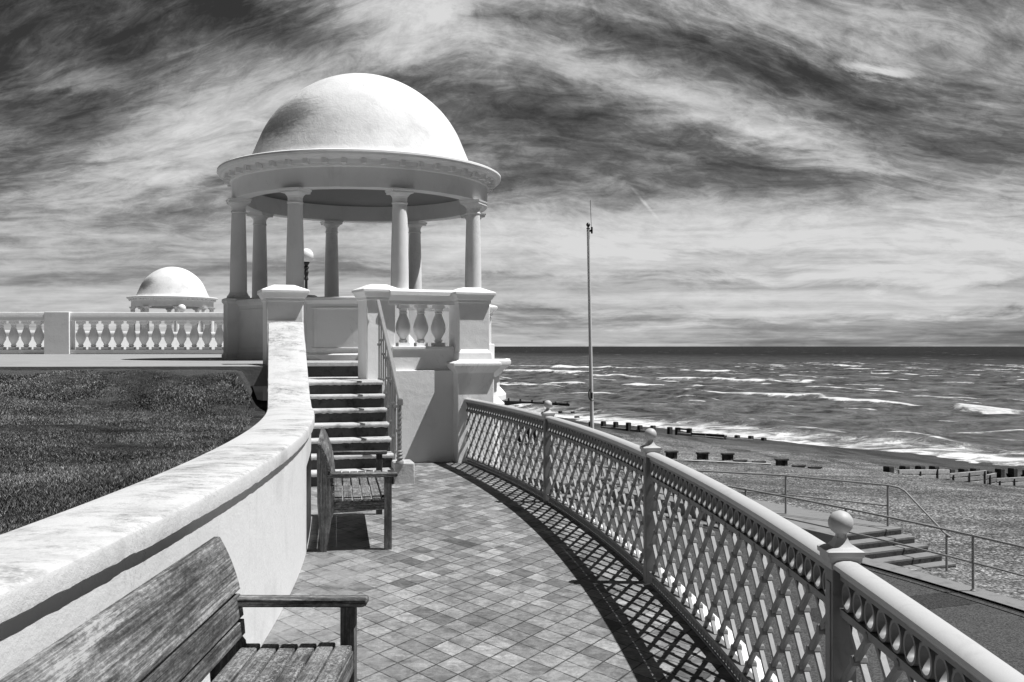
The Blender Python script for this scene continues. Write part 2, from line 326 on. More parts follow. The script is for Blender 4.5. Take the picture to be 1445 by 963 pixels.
def mat_shingle():
    m, t, b = new_mat('beach_shingle'); c = obj_coord(t)
    vo = t.add('ShaderNodeTexVoronoi'); t.link(t.mapping(c, scale=(1, 1, 0.35)), vo.inputs['Vector']); vo.inputs['Scale'].default_value = 13; vo.inputs['Randomness'].default_value = 1
    v2 = t.add('ShaderNodeTexVoronoi'); t.link(t.mapping(c, scale=(1, 1, 0.35)), v2.inputs['Vector']); v2.inputs['Scale'].default_value = 30
    cx, cy, cz = t.sep(vo.outputs['Color']); dx, dy, dz = t.sep(v2.outputs['Color'])
    p1 = t.ramp(cx, [(0.0, 0.02), (0.30, 0.08), (0.7, 0.27), (1.0, 0.62)])
    p2 = t.ramp(dx, [(0.0, 0.03), (0.5, 0.16), (1.0, 0.55)])
    v = t.mixf(0.45, p1, p2)
    v = t.math('MULTIPLY', v, t.math('ADD', 0.30, t.math('MULTIPLY', t.smooth(vo.outputs['Distance'], 0.75, 0.30), 0.75)))
    big = t.noise(c, 0.35, 6, 0.65, 0.6)
    v = t.math('MULTIPLY', v, t.math('ADD', 0.20, t.math('MULTIPLY', big, 1.6)))
    rdg = t.noise(t.mapping(c, rot=(0, 0, R_(33.9)), scale=(0.10, 0.75, 1)), 1.0, 5, 0.6, 0.5)
    v = t.math('MULTIPLY', v, t.math('ADD', 0.62, t.math('MULTIPLY', t.smooth(rdg, 0.35, 0.65), 0.62)))
    ox, oy, oz = t.sep(c)
    tt = t.math('ADD', t.math('MULTIPLY', ox, NXY.x), t.math('MULTIPLY', oy, NXY.y))
    ss = t.math('ADD', t.math('MULTIPLY', ox, SXY.x), t.math('MULTIPLY', oy, SXY.y))
    tw = t.math('ADD', tt, t.math('MULTIPLY', t.math('SUBTRACT', t.noise(c, 0.11, 5, 0.6), 0.5), 9.0))
    damp = t.smooth(tw, 44.0, 53.0)                       # sand and wet shingle by the tide line
    wet = t.smooth(tw, 54.0, 59.0)
    sand = t.math('MULTIPLY', 0.055, t.math('ADD', 0.55, t.math('MULTIPLY', t.noise(t.mapping(c, rot=(0, 0, R_(33.9)), scale=(1.2, 0.16, 1)), 1.6, 8, 0.7), 0.9)))
    v = t.mixf(t.math('MULTIPLY', damp, 0.80), v, sand)
    v = t.math('MULTIPLY', v, t.math('SUBTRACT', 1.0, t.math('MULTIPLY', wet, 0.45)))
    streak = t.noise(t.mapping(c, rot=(0, 0, R_(33.9)), scale=(0.45, 0.06, 1)), 1.0, 5, 0.6, 0.8)
    band = t.math('MULTIPLY', t.smooth(tw, 36.0, 42.0), t.smooth(streak, 0.48, 0.62))
    v = t.math('MULTIPLY', v, t.math('SUBTRACT', 1.0, t.math('MULTIPLY', band, 0.55)))
    t.link(gray(t, v), b.inputs['Base Color'])
    t.put(b.inputs['Roughness'], t.mixf(wet, 0.85, 0.5)); b.inputs['Specular IOR Level'].default_value = 0.25
    h = t.math('SUBTRACT', t.math('MULTIPLY', t.math('SUBTRACT', 1.0, vo.outputs['Distance']), 1.0), t.math('MULTIPLY', v2.outputs['Distance'], 0.4))
    set_bump(t, b, h, 0.9, 0.05)
    return m
M['shingle'] = mat_shingle()

def mat_sea():
    m, t, b = new_mat('sea_water'); c = obj_coord(t)
    at = t.add('ShaderNodeAttribute', attribute_name='foam').outputs['Fac']
    al = t.mapping(c, rot=(0, 0, R_(-33.9)))               # x = seaward, y = alongshore
    ax, ay_, az = t.sep(al)
    fz = t.noise(t.mapping(al, scale=(0.20, 0.34, 1)), 1.0, 8, 0.74, 1.0)
    fz2 = t.noise(t.mapping(al, scale=(0.09, 0.045, 1)), 1.0, 7, 0.68, 0.8)
    f = t.math('ADD', at, t.math('ADD', t.math('MULTIPLY', t.math('SUBTRACT', fz, 0.5), 2.8), t.math('MULTIPLY', t.math('SUBTRACT', fz2, 0.5), 1.3)))
    foam = t.smooth(f, 0.42, 1.05)
    # white horses far out: small bright flecks
    vo = t.add('ShaderNodeTexVoronoi'); t.link(t.mapping(al, scale=(0.026, 0.020, 1)), vo.inputs['Vector']); vo.inputs['Scale'].default_value = 1.0
    flk = t.smooth(vo.outputs['Distance'], 0.13, 0.04)
    cxx, cyy, czz = t.sep(vo.outputs['Color'])
    flk = t.math('MULTIPLY', flk, t.math('GREATER_THAN', cxx, 0.45))
    flk = t.math('MULTIPLY', flk, t.smooth(t.math('ADD', t.noise(al, 0.35, 5, 0.7), 0.0), 0.44, 0.58))
    flk = t.math('MULTIPLY', flk, t.smooth(ax, 150, 300))
    foam = t.math('MAXIMUM', foam, flk)
    thin = t.math('MULTIPLY', t.smooth(t.noise(t.mapping(al, scale=(0.16, 0.10, 1)), 1.0, 8, 0.72, 1.0), 0.50, 0.72), t.smooth(ax, 330, 60))
    deep = t.mixf(t.smooth(ax, 70, 800), 0.118, 0.022)     # sand stirred up in the shallows
    deep = t.math('MULTIPLY', deep, t.math('ADD', 0.65, t.math('MULTIPLY', t.noise(t.mapping(al, scale=(0.02, 0.004, 1)), 1.0, 5, 0.6), 0.7)))
    chop = t.noise(t.mapping(al, scale=(0.16, 0.17, 1)), 1.0, 8, 0.70, 0.6)
    ch2 = t.noise(t.mapping(al, scale=(0.42, 0.34, 1)), 1.0, 7, 0.72, 0.5)
    deep = t.math('MULTIPLY', deep, t.math('ADD', 0.0, t.math('MULTIPLY', t.smooth(t.math('ADD', t.math('MULTIPLY', chop, 0.6), t.math('MULTIPLY', ch2, 0.4)), 0.30, 0.72), 1.7)))  # light and shade of the choppy waves painted into the water colour
    v = t.math('ADD', deep, t.math('MULTIPLY', thin, 0.05))
    v = t.mixf(foam, v, t.math('MULTIPLY', 0.74, t.math('ADD', 0.55, t.math('MULTIPLY', fz, 0.75))))
    t.link(gray(t, v), b.inputs['Base Color'])
    h = t.math('ADD', t.math('MULTIPLY', chop, 0.6), t.math('ADD', t.math('MULTIPLY', t.noise(t.mapping(al, scale=(1.9, 0.7, 1)), 1.0, 6, 0.7), 0.35), t.math('MULTIPLY', foam, 0.25)))
    nb = set_bump(t, b, h, 1.0, 1.1)
    df = t.add('ShaderNodeBsdfDiffuse'); t.link(gray(t, v), df.inputs['Color']); t.link(nb, df.inputs['Normal'])
    gl = t.add('ShaderNodeBsdfGlossy'); gl.inputs['Roughness'].default_value = 0.25; t.link(nb, gl.inputs['Normal']); gl.inputs['Color'].default_value = (.8, .8, .8, 1)
    mx = t.add('ShaderNodeMixShader'); t.put(mx.inputs[0], t.math('MULTIPLY', t.math('SUBTRACT', 1.0, foam), 0.06)); t.link(df.outputs[0], mx.inputs[1]); t.link(gl.outputs[0], mx.inputs[2])
    t.link(mx.outputs[0], m.node_tree.nodes['Material Output'].inputs[0])
    return m
M['sea'] = mat_sea()

def mat_soil():
    m, t, b = new_mat('lawn_soil'); c = obj_coord(t)
    n = t.noise(t.mapping(c, scale=(0.8, 1.3, 1)), 1.3, 7, 0.68, 0.5); f = t.noise(c, 95, 7, 0.8, 0.6); k = t.noise(c, 17, 6, 0.75, 0.4)
    q = t.math('ADD', t.math('ADD', t.math('MULTIPLY', n, 0.62), t.math('MULTIPLY', k, 0.40)), t.math('MULTIPLY', f, 0.62))
    v = t.ramp(q, [(0.58, 0.010), (0.74, 0.032), (0.86, 0.085), (0.97, 0.19), (1.0, 0.30)])
    # trodden pale earth along the paving and by the ramp
    ox, oy, oz = t.sep(c)
    er = t.smooth(t.math('ADD', oy, t.math('MULTIPLY', t.math('SUBTRACT', n, 0.5), 1.2)), 11.0, 11.45)
    v = t.mixf(t.math('MULTIPLY', er, 0.8), v, t.math('MULTIPLY', 0.19, t.math('ADD', 0.3, f)))
    t.link(gray(t, v), b.inputs['Base Color']); b.inputs['Roughness'].default_value = 0.95; b.inputs['Specular IOR Level'].default_value = 0.05
    set_bump(t, b, t.math('ADD', f, t.math('MULTIPLY', k, 0.8)), 1.0, 0.05)
    return m
M['soil'] = mat_soil()

def mat_grass():
    m, t, b = new_mat('grass_blades'); c = obj_coord(t)
    n = t.noise(t.mapping(c, scale=(1, 0.8, 1)), 1.1, 6, 0.62, 0.6); k = t.noise(c, 9, 6, 0.72)
    a = t.add('ShaderNodeAttribute', attribute_name='tone').outputs['Fac']
    f = t.math('ADD', t.math('ADD', t.math('MULTIPLY', n, 0.75), t.math('MULTIPLY', k, 0.35)), t.math('MULTIPLY', a, 0.45))
    v = t.ramp(f, [(0.40, 0.018), (0.56, 0.066), (0.70, 0.15), (0.86, 0.27), (1.0, 0.46)])
    t.link(gray(t, v), b.inputs['Base Color']); b.inputs['Roughness'].default_value = 0.9; b.inputs['Specular IOR Level'].default_value = 0.05
    return m
M['grass'] = mat_grass()


# ------------------------------------------------------------------ mesh helpers
class MB:
    def __init__(s): s.v = []; s.f = []
    def quad_grid(s, rows, closed_u=False, closed_v=False):
        """rows: list of lists of points"""
        b = len(s.v); n = len(rows[0])
        for r in rows: s.v.extend(tuple(p) for p in r)
        R = len(rows)
        for i in range(R if closed_v else R - 1):
            i2 = (i + 1) % R
            for j in range(n if closed_u else n - 1):
                j2 = (j + 1) % n
                s.f.append((b + i * n + j, b + i * n + j2, b + i2 * n + j2, b + i2 * n + j))
        return b
    def hexa(s, p):
        b = len(s.v); s.v.extend(tuple(q) for q in p)
        for q in ((0, 3, 2, 1), (4, 5, 6, 7), (0, 1, 5, 4), (1, 2, 6, 5), (2, 3, 7, 6), (3, 0, 4, 7)):
            s.f.append(tuple(b + i for i in q))
    def box(s, x0, x1, y0, y1, z0, z1, fr=None):
        P = [(x0, y0, z0), (x1, y0, z0), (x1, y1, z0), (x0, y1, z0), (x0, y0, z1), (x1, y0, z1), (x1, y1, z1), (x0, y1, z1)]
        if fr is not None: P = [fr @ Vector(q) for q in P]
        s.hexa(P)
    def bar(s, a, b, wdt, dep, side):
        """square bar from a to b; side = direction of its depth"""
        a = Vector(a); b = Vector(b); d = (b - a).normalized(); n = Vector(side); n = (n - d * n.dot(d)).normalized(); q = d.cross(n)
        h = q * (wdt / 2); k = n * (dep / 2)
        s.hexa([a - h - k, a + h - k, a + h + k, a - h + k, b - h - k, b + h - k, b + h + k, b - h + k])
    def lathe(s, prof, c=(0, 0, 0), seg=32, fr=None, a0=0, a1=360):
        full = abs(a1 - a0) >= 359.9; n = seg if full else seg + 1
        rows = []
        for r, z in prof:
            rw = []
            for i in range(n):
                a = R_(a0 + (a1 - a0) * i / seg); q = Vector((c[0] + max(r, 1e-4) * math.cos(a), c[1] + max(r, 1e-4) * math.sin(a), c[2] + z))
                rw.append(fr @ q if fr is not None else q)
            rows.append(rw)
        s.quad_grid(rows, closed_u=full)
    def tube(s, pts, r, seg=8):
        pts = [Vector(p) for p in pts]; rows = []
        n0 = None
        for i, p in enumerate(pts):
            d = (pts[min(i + 1, len(pts) - 1)] - pts[max(i - 1, 0)]).normalized()
            if n0 is None: n0 = d.orthogonal().normalized()
            n0 = (n0 - d * n0.dot(d)).normalized(); q = d.cross(n0)
            rows.append([p + (n0 * math.cos(2 * math.pi * k / seg) + q * math.sin(2 * math.pi * k / seg)) * r for k in range(seg)])
        b = s.quad_grid(rows, closed_u=True); n = seg
        s.f.append(tuple(b + k for k in reversed(range(n)))); e = b + (len(pts) - 1) * n; s.f.append(tuple(e + k for k in range(n)))
    def sweep(s, stations, closed_prof=True, caps=True):
        b = s.quad_grid(stations, closed_u=closed_prof); n = len(stations[0])
        if caps and closed_prof:
            s.f.append(tuple(b + k for k in reversed(range(n)))); e = b + (len(stations) - 1) * n; s.f.append(tuple(e + k for k in range(n)))
    def prism(s, poly, x0, x1, axis='x', fr=None):
        """poly in the two other axes, extruded along axis"""
        def P(t, p):
            q = Vector((t, p[0], p[1])) if axis == 'x' else (Vector((p[0], t, p[1])) if axis == 'y' else Vector((p[0], p[1], t)))
            return fr @ q if fr is not None else q
        n = len(poly); b = len(s.v)
        s.v.extend(tuple(P(x0, p)) for p in poly); s.v.extend(tuple(P(x1, p)) for p in poly)
        s.f.append(tuple(b + k for k in reversed(range(n)))); s.f.append(tuple(b + n + k for k in range(n)))
        for k in range(n): s.f.append((b + k, b + (k + 1) % n, b + n + (k + 1) % n, b + n + k))
    def sphere(s, c, r, seg=20, rings=12, sz=1.0):
        s.lathe([(r * math.sin(math.pi * i / rings), -r * sz * math.cos(math.pi * i / rings)) for i in range(rings + 1)], c, seg)
    def build(s, name, mat, parent=None, smooth=True, angle=38, bevel=0.0, loc=None):
        me = bpy.data.meshes.new(name); me.from_pydata(s.v, [], s.f); me.update()
        import bmesh
        bm = bmesh.new(); bm.from_mesh(me); bmesh.ops.recalc_face_normals(bm, faces=bm.faces); bm.to_mesh(me); bm.free()
        if smooth:
            for p in me.polygons: p.use_smooth = True
            me.set_sharp_from_angle(angle=R_(angle))
        me.materials.append(mat if isinstance(mat, bpy.types.Material) else M[mat])
        o = bpy.data.objects.new(name, me); COL.objects.link(o)
        if parent is not None: o.parent = parent
        if loc is not None: o.location = loc
        if bevel:
            bv = o.modifiers.new('bevel', 'BEVEL'); bv.width = bevel; bv.segments = 2; bv.limit_method = 'ANGLE'; bv.angle_limit = R_(40)
        return o

def tag(o, label=None, cat=None, group=None, kind=None):
    if label: o['label'] = label
    if cat: o['category'] = cat
    if group: o['group'] = group
    if kind: o['kind'] = kind
    return o
def empty(name, loc, label, cat, group=None, rz=0.0):
    o = bpy.data.objects.new(name, None); COL.objects.link(o); o.location = loc; o.rotation_euler = (0, 0, rz); o.empty_display_size = .2
    return tag(o, label, cat, group)
def copy_tree(o, parent=None):
    c = o.copy(); COL.objects.link(c)
    if parent is not None: c.parent = parent; c.matrix_parent_inverse = o.matrix_parent_inverse.copy()
    for ch in [q for q in bpy.data.objects if q.parent == o]: copy_tree(ch, c)
    return c
def frame(x, y, z=0, deg=0):
    return Matrix.Translation((x, y, z)) @ Matrix.Rotation(R_(deg), 4, 'Z')

CX, CY = -30.361, 3.628                     # centre of the curved terrace walk
def arc(r, deg, z=0.0):
    return Vector((CX + r * math.cos(R_(deg)), CY + r * math.sin(R_(deg)), z))
PROM_Z = -3.07

# ------------------------------------------------------------------ setting: ground, sea, beach
def ring_sheet(name, r0, r1, a0, a1, z, mat, step=1.0, nr=2, thick=0.0):
    b = MB(); n = max(2, int((a1 - a0) / step))
    rows = [[arc(r0 + (r1 - r0) * j / (nr - 1), a0 + (a1 - a0) * i / n, z) for j in range(nr)] for i in range(n + 1)]
    b.quad_grid(rows)
    if thick:
        b.quad_grid([[arc(r1, a0 + (a1 - a0) * i / n, z), arc(r1, a0 + (a1 - a0) * i / n, z - thick)] for i in range(n + 1)])
    return tag(b.build(name, mat, smooth=False), kind='structure')

ring_sheet('terrace_path', 28.9, 31.62, -16, 23, 0.0, 'tiles')
ring_sheet('promenade', 31.0, 41.87, -25, 75, PROM_Z, 'tarmac', thick=.3)
ring_sheet('kerb_strip', 41.88, 42.42, -25, 75, PROM_Z + 0.03, 'concrete', thick=.45)
ring_sheet('kerb_joint', 41.80, 41.84, -25, 75, PROM_Z + 0.004, 'black')
ring_sheet('tarmac_patch', 38.0, 41.60, 20.3, 21.5, PROM_Z + 0.005, 'tarmac_patch')

def beach_z(s, t):
    b = np.interp(t, [14, 18, 21, 36, 64, 90], [-3.12, -3.14, -3.46, -3.9, -6.25, -8.0])
    ss_ = lambda a, c, x: (lambda q: q * q * (3 - 2 * q))(np.clip((x - a) / (c - a), 0, 1))
    b = np.maximum(np.minimum(b, -6.10), b - 1.1 * ss_(39.5, 53, t) * (1 - ss_(55, 60, t)) * ss_(8, 22, s) * (1 - ss_(28.85, 29.35, s)))
    return b
sv = np.concatenate([np.arange(-60, 60, 0.45), np.arange(60, 330, 1.6)]); tv = np.concatenate([np.arange(13, 45, 0.3), np.arange(45, 92, 0.5)])
S_, T_ = np.meshgrid(sv, tv)
Z_ = beach_z(S_, T_)
for i in range(Z_.shape[0]):
    for j in range(0, Z_.shape[1]):
        s, t = S_[i, j], T_[i, j]
        Z_[i, j] += 0.13 * mnoise.noise((s * .12, t * .3, 3.0)) * min(1, max(0, (t - 18.5) / 6)) + 0.05 * mnoise.noise((s * .8, t * .9, 7.0)) * min(1, max(0, (t - 19.5) / 2))
def grid_object(name, X, Y, Z, mat, attr=None):
    r, c = X.shape
    me = bpy.data.meshes.new(name)
    me.vertices.add(r * c); co = np.stack([X, Y, Z], -1).astype(np.float32).reshape(-1); me.vertices.foreach_set('co', co)
    idx = np.arange(r * c).reshape(r, c)
    q = np.stack([idx[:-1, :-1], idx[:-1, 1:], idx[1:, 1:], idx[1:, :-1]], -1).reshape(-1, 4)
    nf = len(q); me.loops.add(nf * 4); me.loops.foreach_set('vertex_index', q.reshape(-1).astype(np.int32))
    me.polygons.add(nf); me.polygons.foreach_set('loop_start', np.arange(0, nf * 4, 4, dtype=np.int32))
    me.update(calc_edges=True)
    me.polygons.foreach_set('use_smooth', np.ones(nf, dtype=bool))
    if attr is not None:
        a = me.attributes.new(attr[0], 'FLOAT', 'POINT'); a.data.foreach_set('value', attr[1].astype(np.float32).reshape(-1))
    me.validate(); me.materials.append(M[mat])
    o = bpy.data.objects.new(name, me); COL.objects.link(o)
    return o
X_ = NXY.x * T_ + SXY.x * S_; Y_ = NXY.y * T_ + SXY.y * S_
tag(grid_object('beach', X_[:, ::-1], Y_[:, ::-1], Z_[:, ::-1], 'shingle'), kind='structure')

# sea: rolling swell, breakers and the wash along the tide line
FOAM = [
([(123.1, 117.7), (110.2, 119.5), (98.2, 121.8), (83.4, 117.3), (71.8, 112.9), (58.5, 108.5), (40, 104), (10, 100)], 4.2),
([(88.4, 129.2), (80.3, 131.2), (71.3, 132.3), (60.7, 134.7), (30, 130)], 2.2),
([(177.1, 161.6), (159.5, 161.8), (141.9, 164.9), (138.8, 168.6)], 7.5),
([(149.4, 127.8), (143.5, 129.6), (140.2, 131.4)], 3.0),
([(132.1, 129.4), (122.0, 128.9)], 3.4),
([(124.8, 151.5), (117.1, 151.7), (112.6, 156.4), (101.7, 159.1)], 3.4),
([(330, 206), (306.4, 214.3), (275.9, 220.2), (260.7, 228.0)], 9.0),
([(262.4, 167.6), (239.0, 172.9), (220.2, 178.1)], 8.0),
([(176.4, 107.9), (159.5, 111.9), (150.5, 116.7)], 4.6),
([(130.8, 95.9), (120.4, 100.3)], 1.9), ([(99.1, 88.1), (91.3, 90.0)], 1.3), ([(92.2, 94.3), (87.1, 93.6)], 2.0),
([(57.0, 79.4), (54.0, 79.0)], .9), ([(53.2, 75.4), (45.8, 74.2)], 1.1), ([(52.3, 82.6), (45.2, 86.2)], .7),
([(229.3, 220.5), (212.6, 223.9)], 6.5), ([(75.1, 85.3), (72.0, 85.3)], 1.2), ([(205.1, 163.3), (193.3, 164.1)], 4.5), ([(254.5, 322.7), (236.2, 318.4)], 7.0),
]
_r = random.Random(11)
for _ in range(230):
    t0 = 72 + 330 * _r.random() ** 1.5; s0 = _r.uniform(-30, 190) + (t0 - 80) * .45; ln_ = _r.uniform(2, 7) * (1 + t0 / 180); sl_ = _r.uniform(-.12, .12)
    FOAM.append(([(s0, t0), (s0 + ln_, t0 + sl_ * ln_)], _r.uniform(.35, 1.0) * (.5 + t0 / 150)))
tv = np.concatenate([np.arange(56, 150, 0.45), np.arange(150, 400, 1.6), np.geomspace(401, 40000, 40)])
sv = np.concatenate([-np.geomspace(40000, 81, 24), np.arange(-80, 300, 1.1), np.geomspace(301, 40000, 40)])
S_, T_ = np.meshgrid(sv, tv)
foam = np.zeros_like(S_); crest = np.zeros_like(S_)
for line, wd in FOAM:
    P = sorted(line); ss = np.array([p[0] for p in P]); tt = np.array([p[1] for p in P])
    wv_ = np.array([mnoise.noise((q * .06, ss[0], 1.0)) * 1.6 + mnoise.noise((q * .19, ss[0], 4.0)) * .9 for q in sv])[None, :]
    tc = np.interp(S_, ss, tt) + wv_ * min(2.6, .6 + wd * .45)
    em = min(5.0, .35 * (ss[-1] - ss[0]) + .5); inside = np.clip((S_ - ss[0] + em * .6) / em, 0, 1) * np.clip((ss[-1] + em * .6 - S_) / em, 0, 1)
    wm_ = np.array([np.clip(.75 + 1.0 * mnoise.noise((q * .11, ss[0], 8.0)) + .6 * mnoise.noise((q * .37, ss[0], 2.0)), .30, 1.6) for q in sv])[None, :]
    dt = (T_ - tc) / (wd * wm_)
    prof = np.where(dt < 0, np.exp(-(dt * 2.2) ** 2), np.exp(-(dt * 1.0) ** 2))
    foam = np.maximum(foam, inside * prof * 1.22)
    crest = np.maximum(crest, inside * np.exp(-((T_ - tc) / 2.2) ** 2) * min(.75, .25 + wd * .08))
wash_edge = 63.4 + 1.3 * np.sin(S_ * .075 + 1) + .8 * np.sin(S_ * .23)
wash_w = 13.5 + 2.5 * np.sin(S_ * .05 + .6) + 1.2 * np.sin(S_ * .17 + 2)
dw = T_ - wash_edge
foam = np.maximum(foam, np.where(dw < 0, 0.9, np.clip(1.0 - (dw / wash_w) ** 2 * .75, 0, 1)))
swell = np.zeros_like(S_); rr, cc = S_.shape
for i in range(rr):
    if tv[i] > 420: continue
    for j in range(cc):
        if sv[j] < -80 or sv[j] > 400: continue
        s, t = sv[j], tv[i]
        ph = t / 13.0 + 2.0 * mnoise.noise((s * .018, t * .02, 0))
        a = max(0.05, 0.24 + 0.30 * mnoise.noise((s * .07, t * .05, 5.0)))
        k = math.sin(2 * math.pi * ph)
        swell[i, j] = a * (k + .35 * abs(k)) + .22 * mnoise.noise((s * .16, t * .3, 2.0)) + .12 * mnoise.noise((s * .4, t * .6, 6.0))
fade = np.clip((T_ - 64) / 14, 0, 1) * np.clip((430 - T_) / 150, 0, 1)
Zs = SEA_Z + swell * fade + crest * np.clip((T_ - 64) / 8, 0, 1) * .8
X_ = NXY.x * T_ + SXY.x * S_; Y_ = NXY.y * T_ + SXY.y * S_
tag(grid_object('sea', X_[:, ::-1], Y_[:, ::-1], Zs[:, ::-1], 'sea', ('foam', foam[:, ::-1])), kind='structure')

# upper terrace and lawn
WALL_R, WALL_END = 28.80, 13.9              # wall centre line; where the ramp begins
e0 = arc(WALL_R, WALL_END); tang = Vector((-math.sin(R_(WALL_END)), math.cos(R_(WALL_END)), 0)); norm = Vector((math.cos(R_(WALL_END)), math.sin(R_(WALL_END)), 0))
def sheet(name, pts, mat, zt, thick=.25):
    b = MB(); b.prism(pts, zt - thick, zt, axis='z'); return tag(b.build(name, mat, smooth=False), kind='structure')
TZ = 1.45
sheet('terrace_paving', [(-60, 11.75), (-9, 11.62), (-3.07, 12.2), (-3.42, 13.5), (-3.75, 14.1), (-3.15, 15.16), (-2.2, 15.38), (-1.4, 15.6), (-1.0, 18), (-1.0, 31.3), (-60, 31.3)], 'terrace', TZ)
sheet('lower_terrace', [(-90, 31.35), (-6, 31.35), (-8, 75), (-90, 75)], 'terrace', 1.17, .3)

def sstep(a, b, x): q = np.clip((x - a) / (b - a), 0, 1); return q * q * (3 - 2 * q)
def wall_dist(X, Y):
    """distance of a lawn point from the back of the curved wall"""
    r = np.hypot(X - CX, Y - CY); a = np.degrees(np.arctan2(Y - CY, X - CX))
    d1 = 28.55 - r
    k = (X - e0.x) * norm.x + (Y - e0.y) * norm.y
    return np.where(a < WALL_END, d1, -k - .25)
def lawn_z(X, Y):
    d = np.clip(wall_dist(X, Y), 0, 9)
    d = np.maximum(0, d + .05 * np.sin(Y * 9 + X * 4) + .035 * np.sin(Y * 23 - X * 17))
    return 0.985 + .425 * np.maximum(sstep(0, 6.5, d) * sstep(-2, 8, Y), sstep(9.8, 11.6, Y) * sstep(.16, .40, d))
gx = np.arange(-12, -1.6, .08); gy = np.arange(-1.5, 12.9, .08)
GX, GY = np.meshgrid(gx, gy); GZ = lawn_z(GX, GY)
dd = wall_dist(GX, GY)
for i in range(GX.shape[0]):
    for j in range(GX.shape[1]):
        GZ[i, j] += .025 * mnoise.noise((GX[i, j] * 1.1, GY[i, j] * 1.1, 1)) * min(1, max(0, dd[i, j] * 2)) + .012 * mnoise.noise((GX[i, j] * 6, GY[i, j] * 6, 2)) * min(1, max(0, dd[i, j] * 3))
lg = grid_object('lawn_ground', GX, GY, GZ, 'soil'); tag(lg, kind='structure')
import bmesh
bm = bmesh.new(); bm.from_mesh(lg.data)
bmesh.ops.delete(bm, geom=[f for f in bm.faces if all(wall_dist(v.co.x, v.co.y) < -.06 for v in f.verts)], context='FACES'); bm.to_mesh(lg.data); bm.free()

rng = np.random.default_rng(3)
N = 900000
py = 1.2 + 10.35 * rng.random(N) ** .75; pl = -.575 * py - .5; px = pl + (-1.6 - pl) * rng.random(N)
keep = (wall_dist(px, py) > .06 + .05 * rng.random(N) + .06 * np.maximum(0, py - 6) / 4) & (py < 11.38 + .16 * np.sin(px * 2.3) + .1 * np.sin(px * 7))
bare = np.array([mnoise.noise((a * .9, b * .9, 4.0)) for a, b in zip(px, py)])
edge_bare = sstep(11.0, 11.5, py)
keep &= (bare + .25 * rng.random(N) - .62 * edge_bare * (px > -5.5) > -.80)
near = py < 6

px, py = px[keep], py[keep]; n = len(px); pz = lawn_z(px, py) - .008
tuft = np.array([mnoise.noise((a * 2.1, b * 2.1, 8.0)) for a, b in zip(px, py)])
hh = (.009 + .018 * rng.random(n) ** 1.5) * (1 + .55 * tuft); wd = (.0013 + .0012 * rng.random(n)) * (1 + .22 * py)
an = rng.uniform(0, 2 * np.pi, n); ln = rng.uniform(.2, 1.3, n) * hh; la = rng.uniform(0, 2 * np.pi, n)
V = np.empty((n, 3, 3), np.float32)
V[:, 0] = np.stack([px - np.cos(an) * wd, py - np.sin(an) * wd, pz], -1)
V[:, 1] = np.stack([px + np.cos(an) * wd, py + np.sin(an) * wd, pz], -1)
V[:, 2] = np.stack([px + np.cos(la) * ln, py + np.sin(la) * ln, pz + hh], -1)
me = bpy.data.meshes.new('grass'); me.vertices.add(n * 3); me.vertices.foreach_set('co', V.reshape(-1))
me.loops.add(n * 3); me.loops.foreach_set('vertex_index', np.arange(n * 3, dtype=np.int32)); me.polygons.add(n)
me.polygons.foreach_set('loop_start', np.arange(0, n * 3, 3, dtype=np.int32)); me.update(calc_edges=True)
at = me.attributes.new('tone', 'FLOAT', 'POINT'); at.data.foreach_set('value', np.repeat(rng.random(n) ** 2.2, 3).astype(np.float32))
me.materials.append(M['grass'])
g = bpy.data.objects.new('grass', me); COL.objects.link(g)
tag(g, 'short dry lawn grass behind the curved white wall', 'grass', kind='stuff')

# ------------------------------------------------------------------ curved retaining wall with its coping, ramp and end pier
def wall_path(step=0.03):
    """stations (centre, outward normal, coping top z, distance along the ramp)"""
    out = []; a = -13.0
    while a < WALL_END:
        out.append((arc(WALL_R, a), Vector((math.cos(R_(a)), math.sin(R_(a)), 0)), 0.0)); a += math.degrees(step / WALL_R)
    L = 2.86; n = int(L / step)
    for i in range(n + 1): out.append((e0 + tang * (L * i / n), norm, max(0.0, L * i / n)))
    return out
def coping_z(k): return 1.05 + (0.0 if k <= 0 else .98 * (k - .45 + .45 * math.exp(-k / .45)) / (2.86 - .45))
retaining = empty('retaining_wall', arc(WALL_R, 0), 'long curved white retaining wall with broad stained coping between lawn and tiled walk', 'wall')
def as_child(o, p): o.parent = p; o.matrix_parent_inverse = Matrix.Translation(-p.location) if p.rotation_euler.z == 0 else (Matrix.Translation(p.location) @ Matrix.Rotation(p.rotation_euler.z, 4, 'Z')).inverted(); return o
b = MB(); stn = []
for c, nn, k in wall_path(.12):
    zt = coping_z(k) - .07
    stn.append([c + nn * .20 + Vector((0, 0, -.02)), c + nn * .20 + Vector((0, 0, zt)), c - nn * .19 + Vector((0, 0, zt)), c - nn * .19 + Vector((0, 0, -.02))])
b.sweep(stn); as_child(b.build('wall_body', 'wall'), retaining)
b = MB(); stn = []
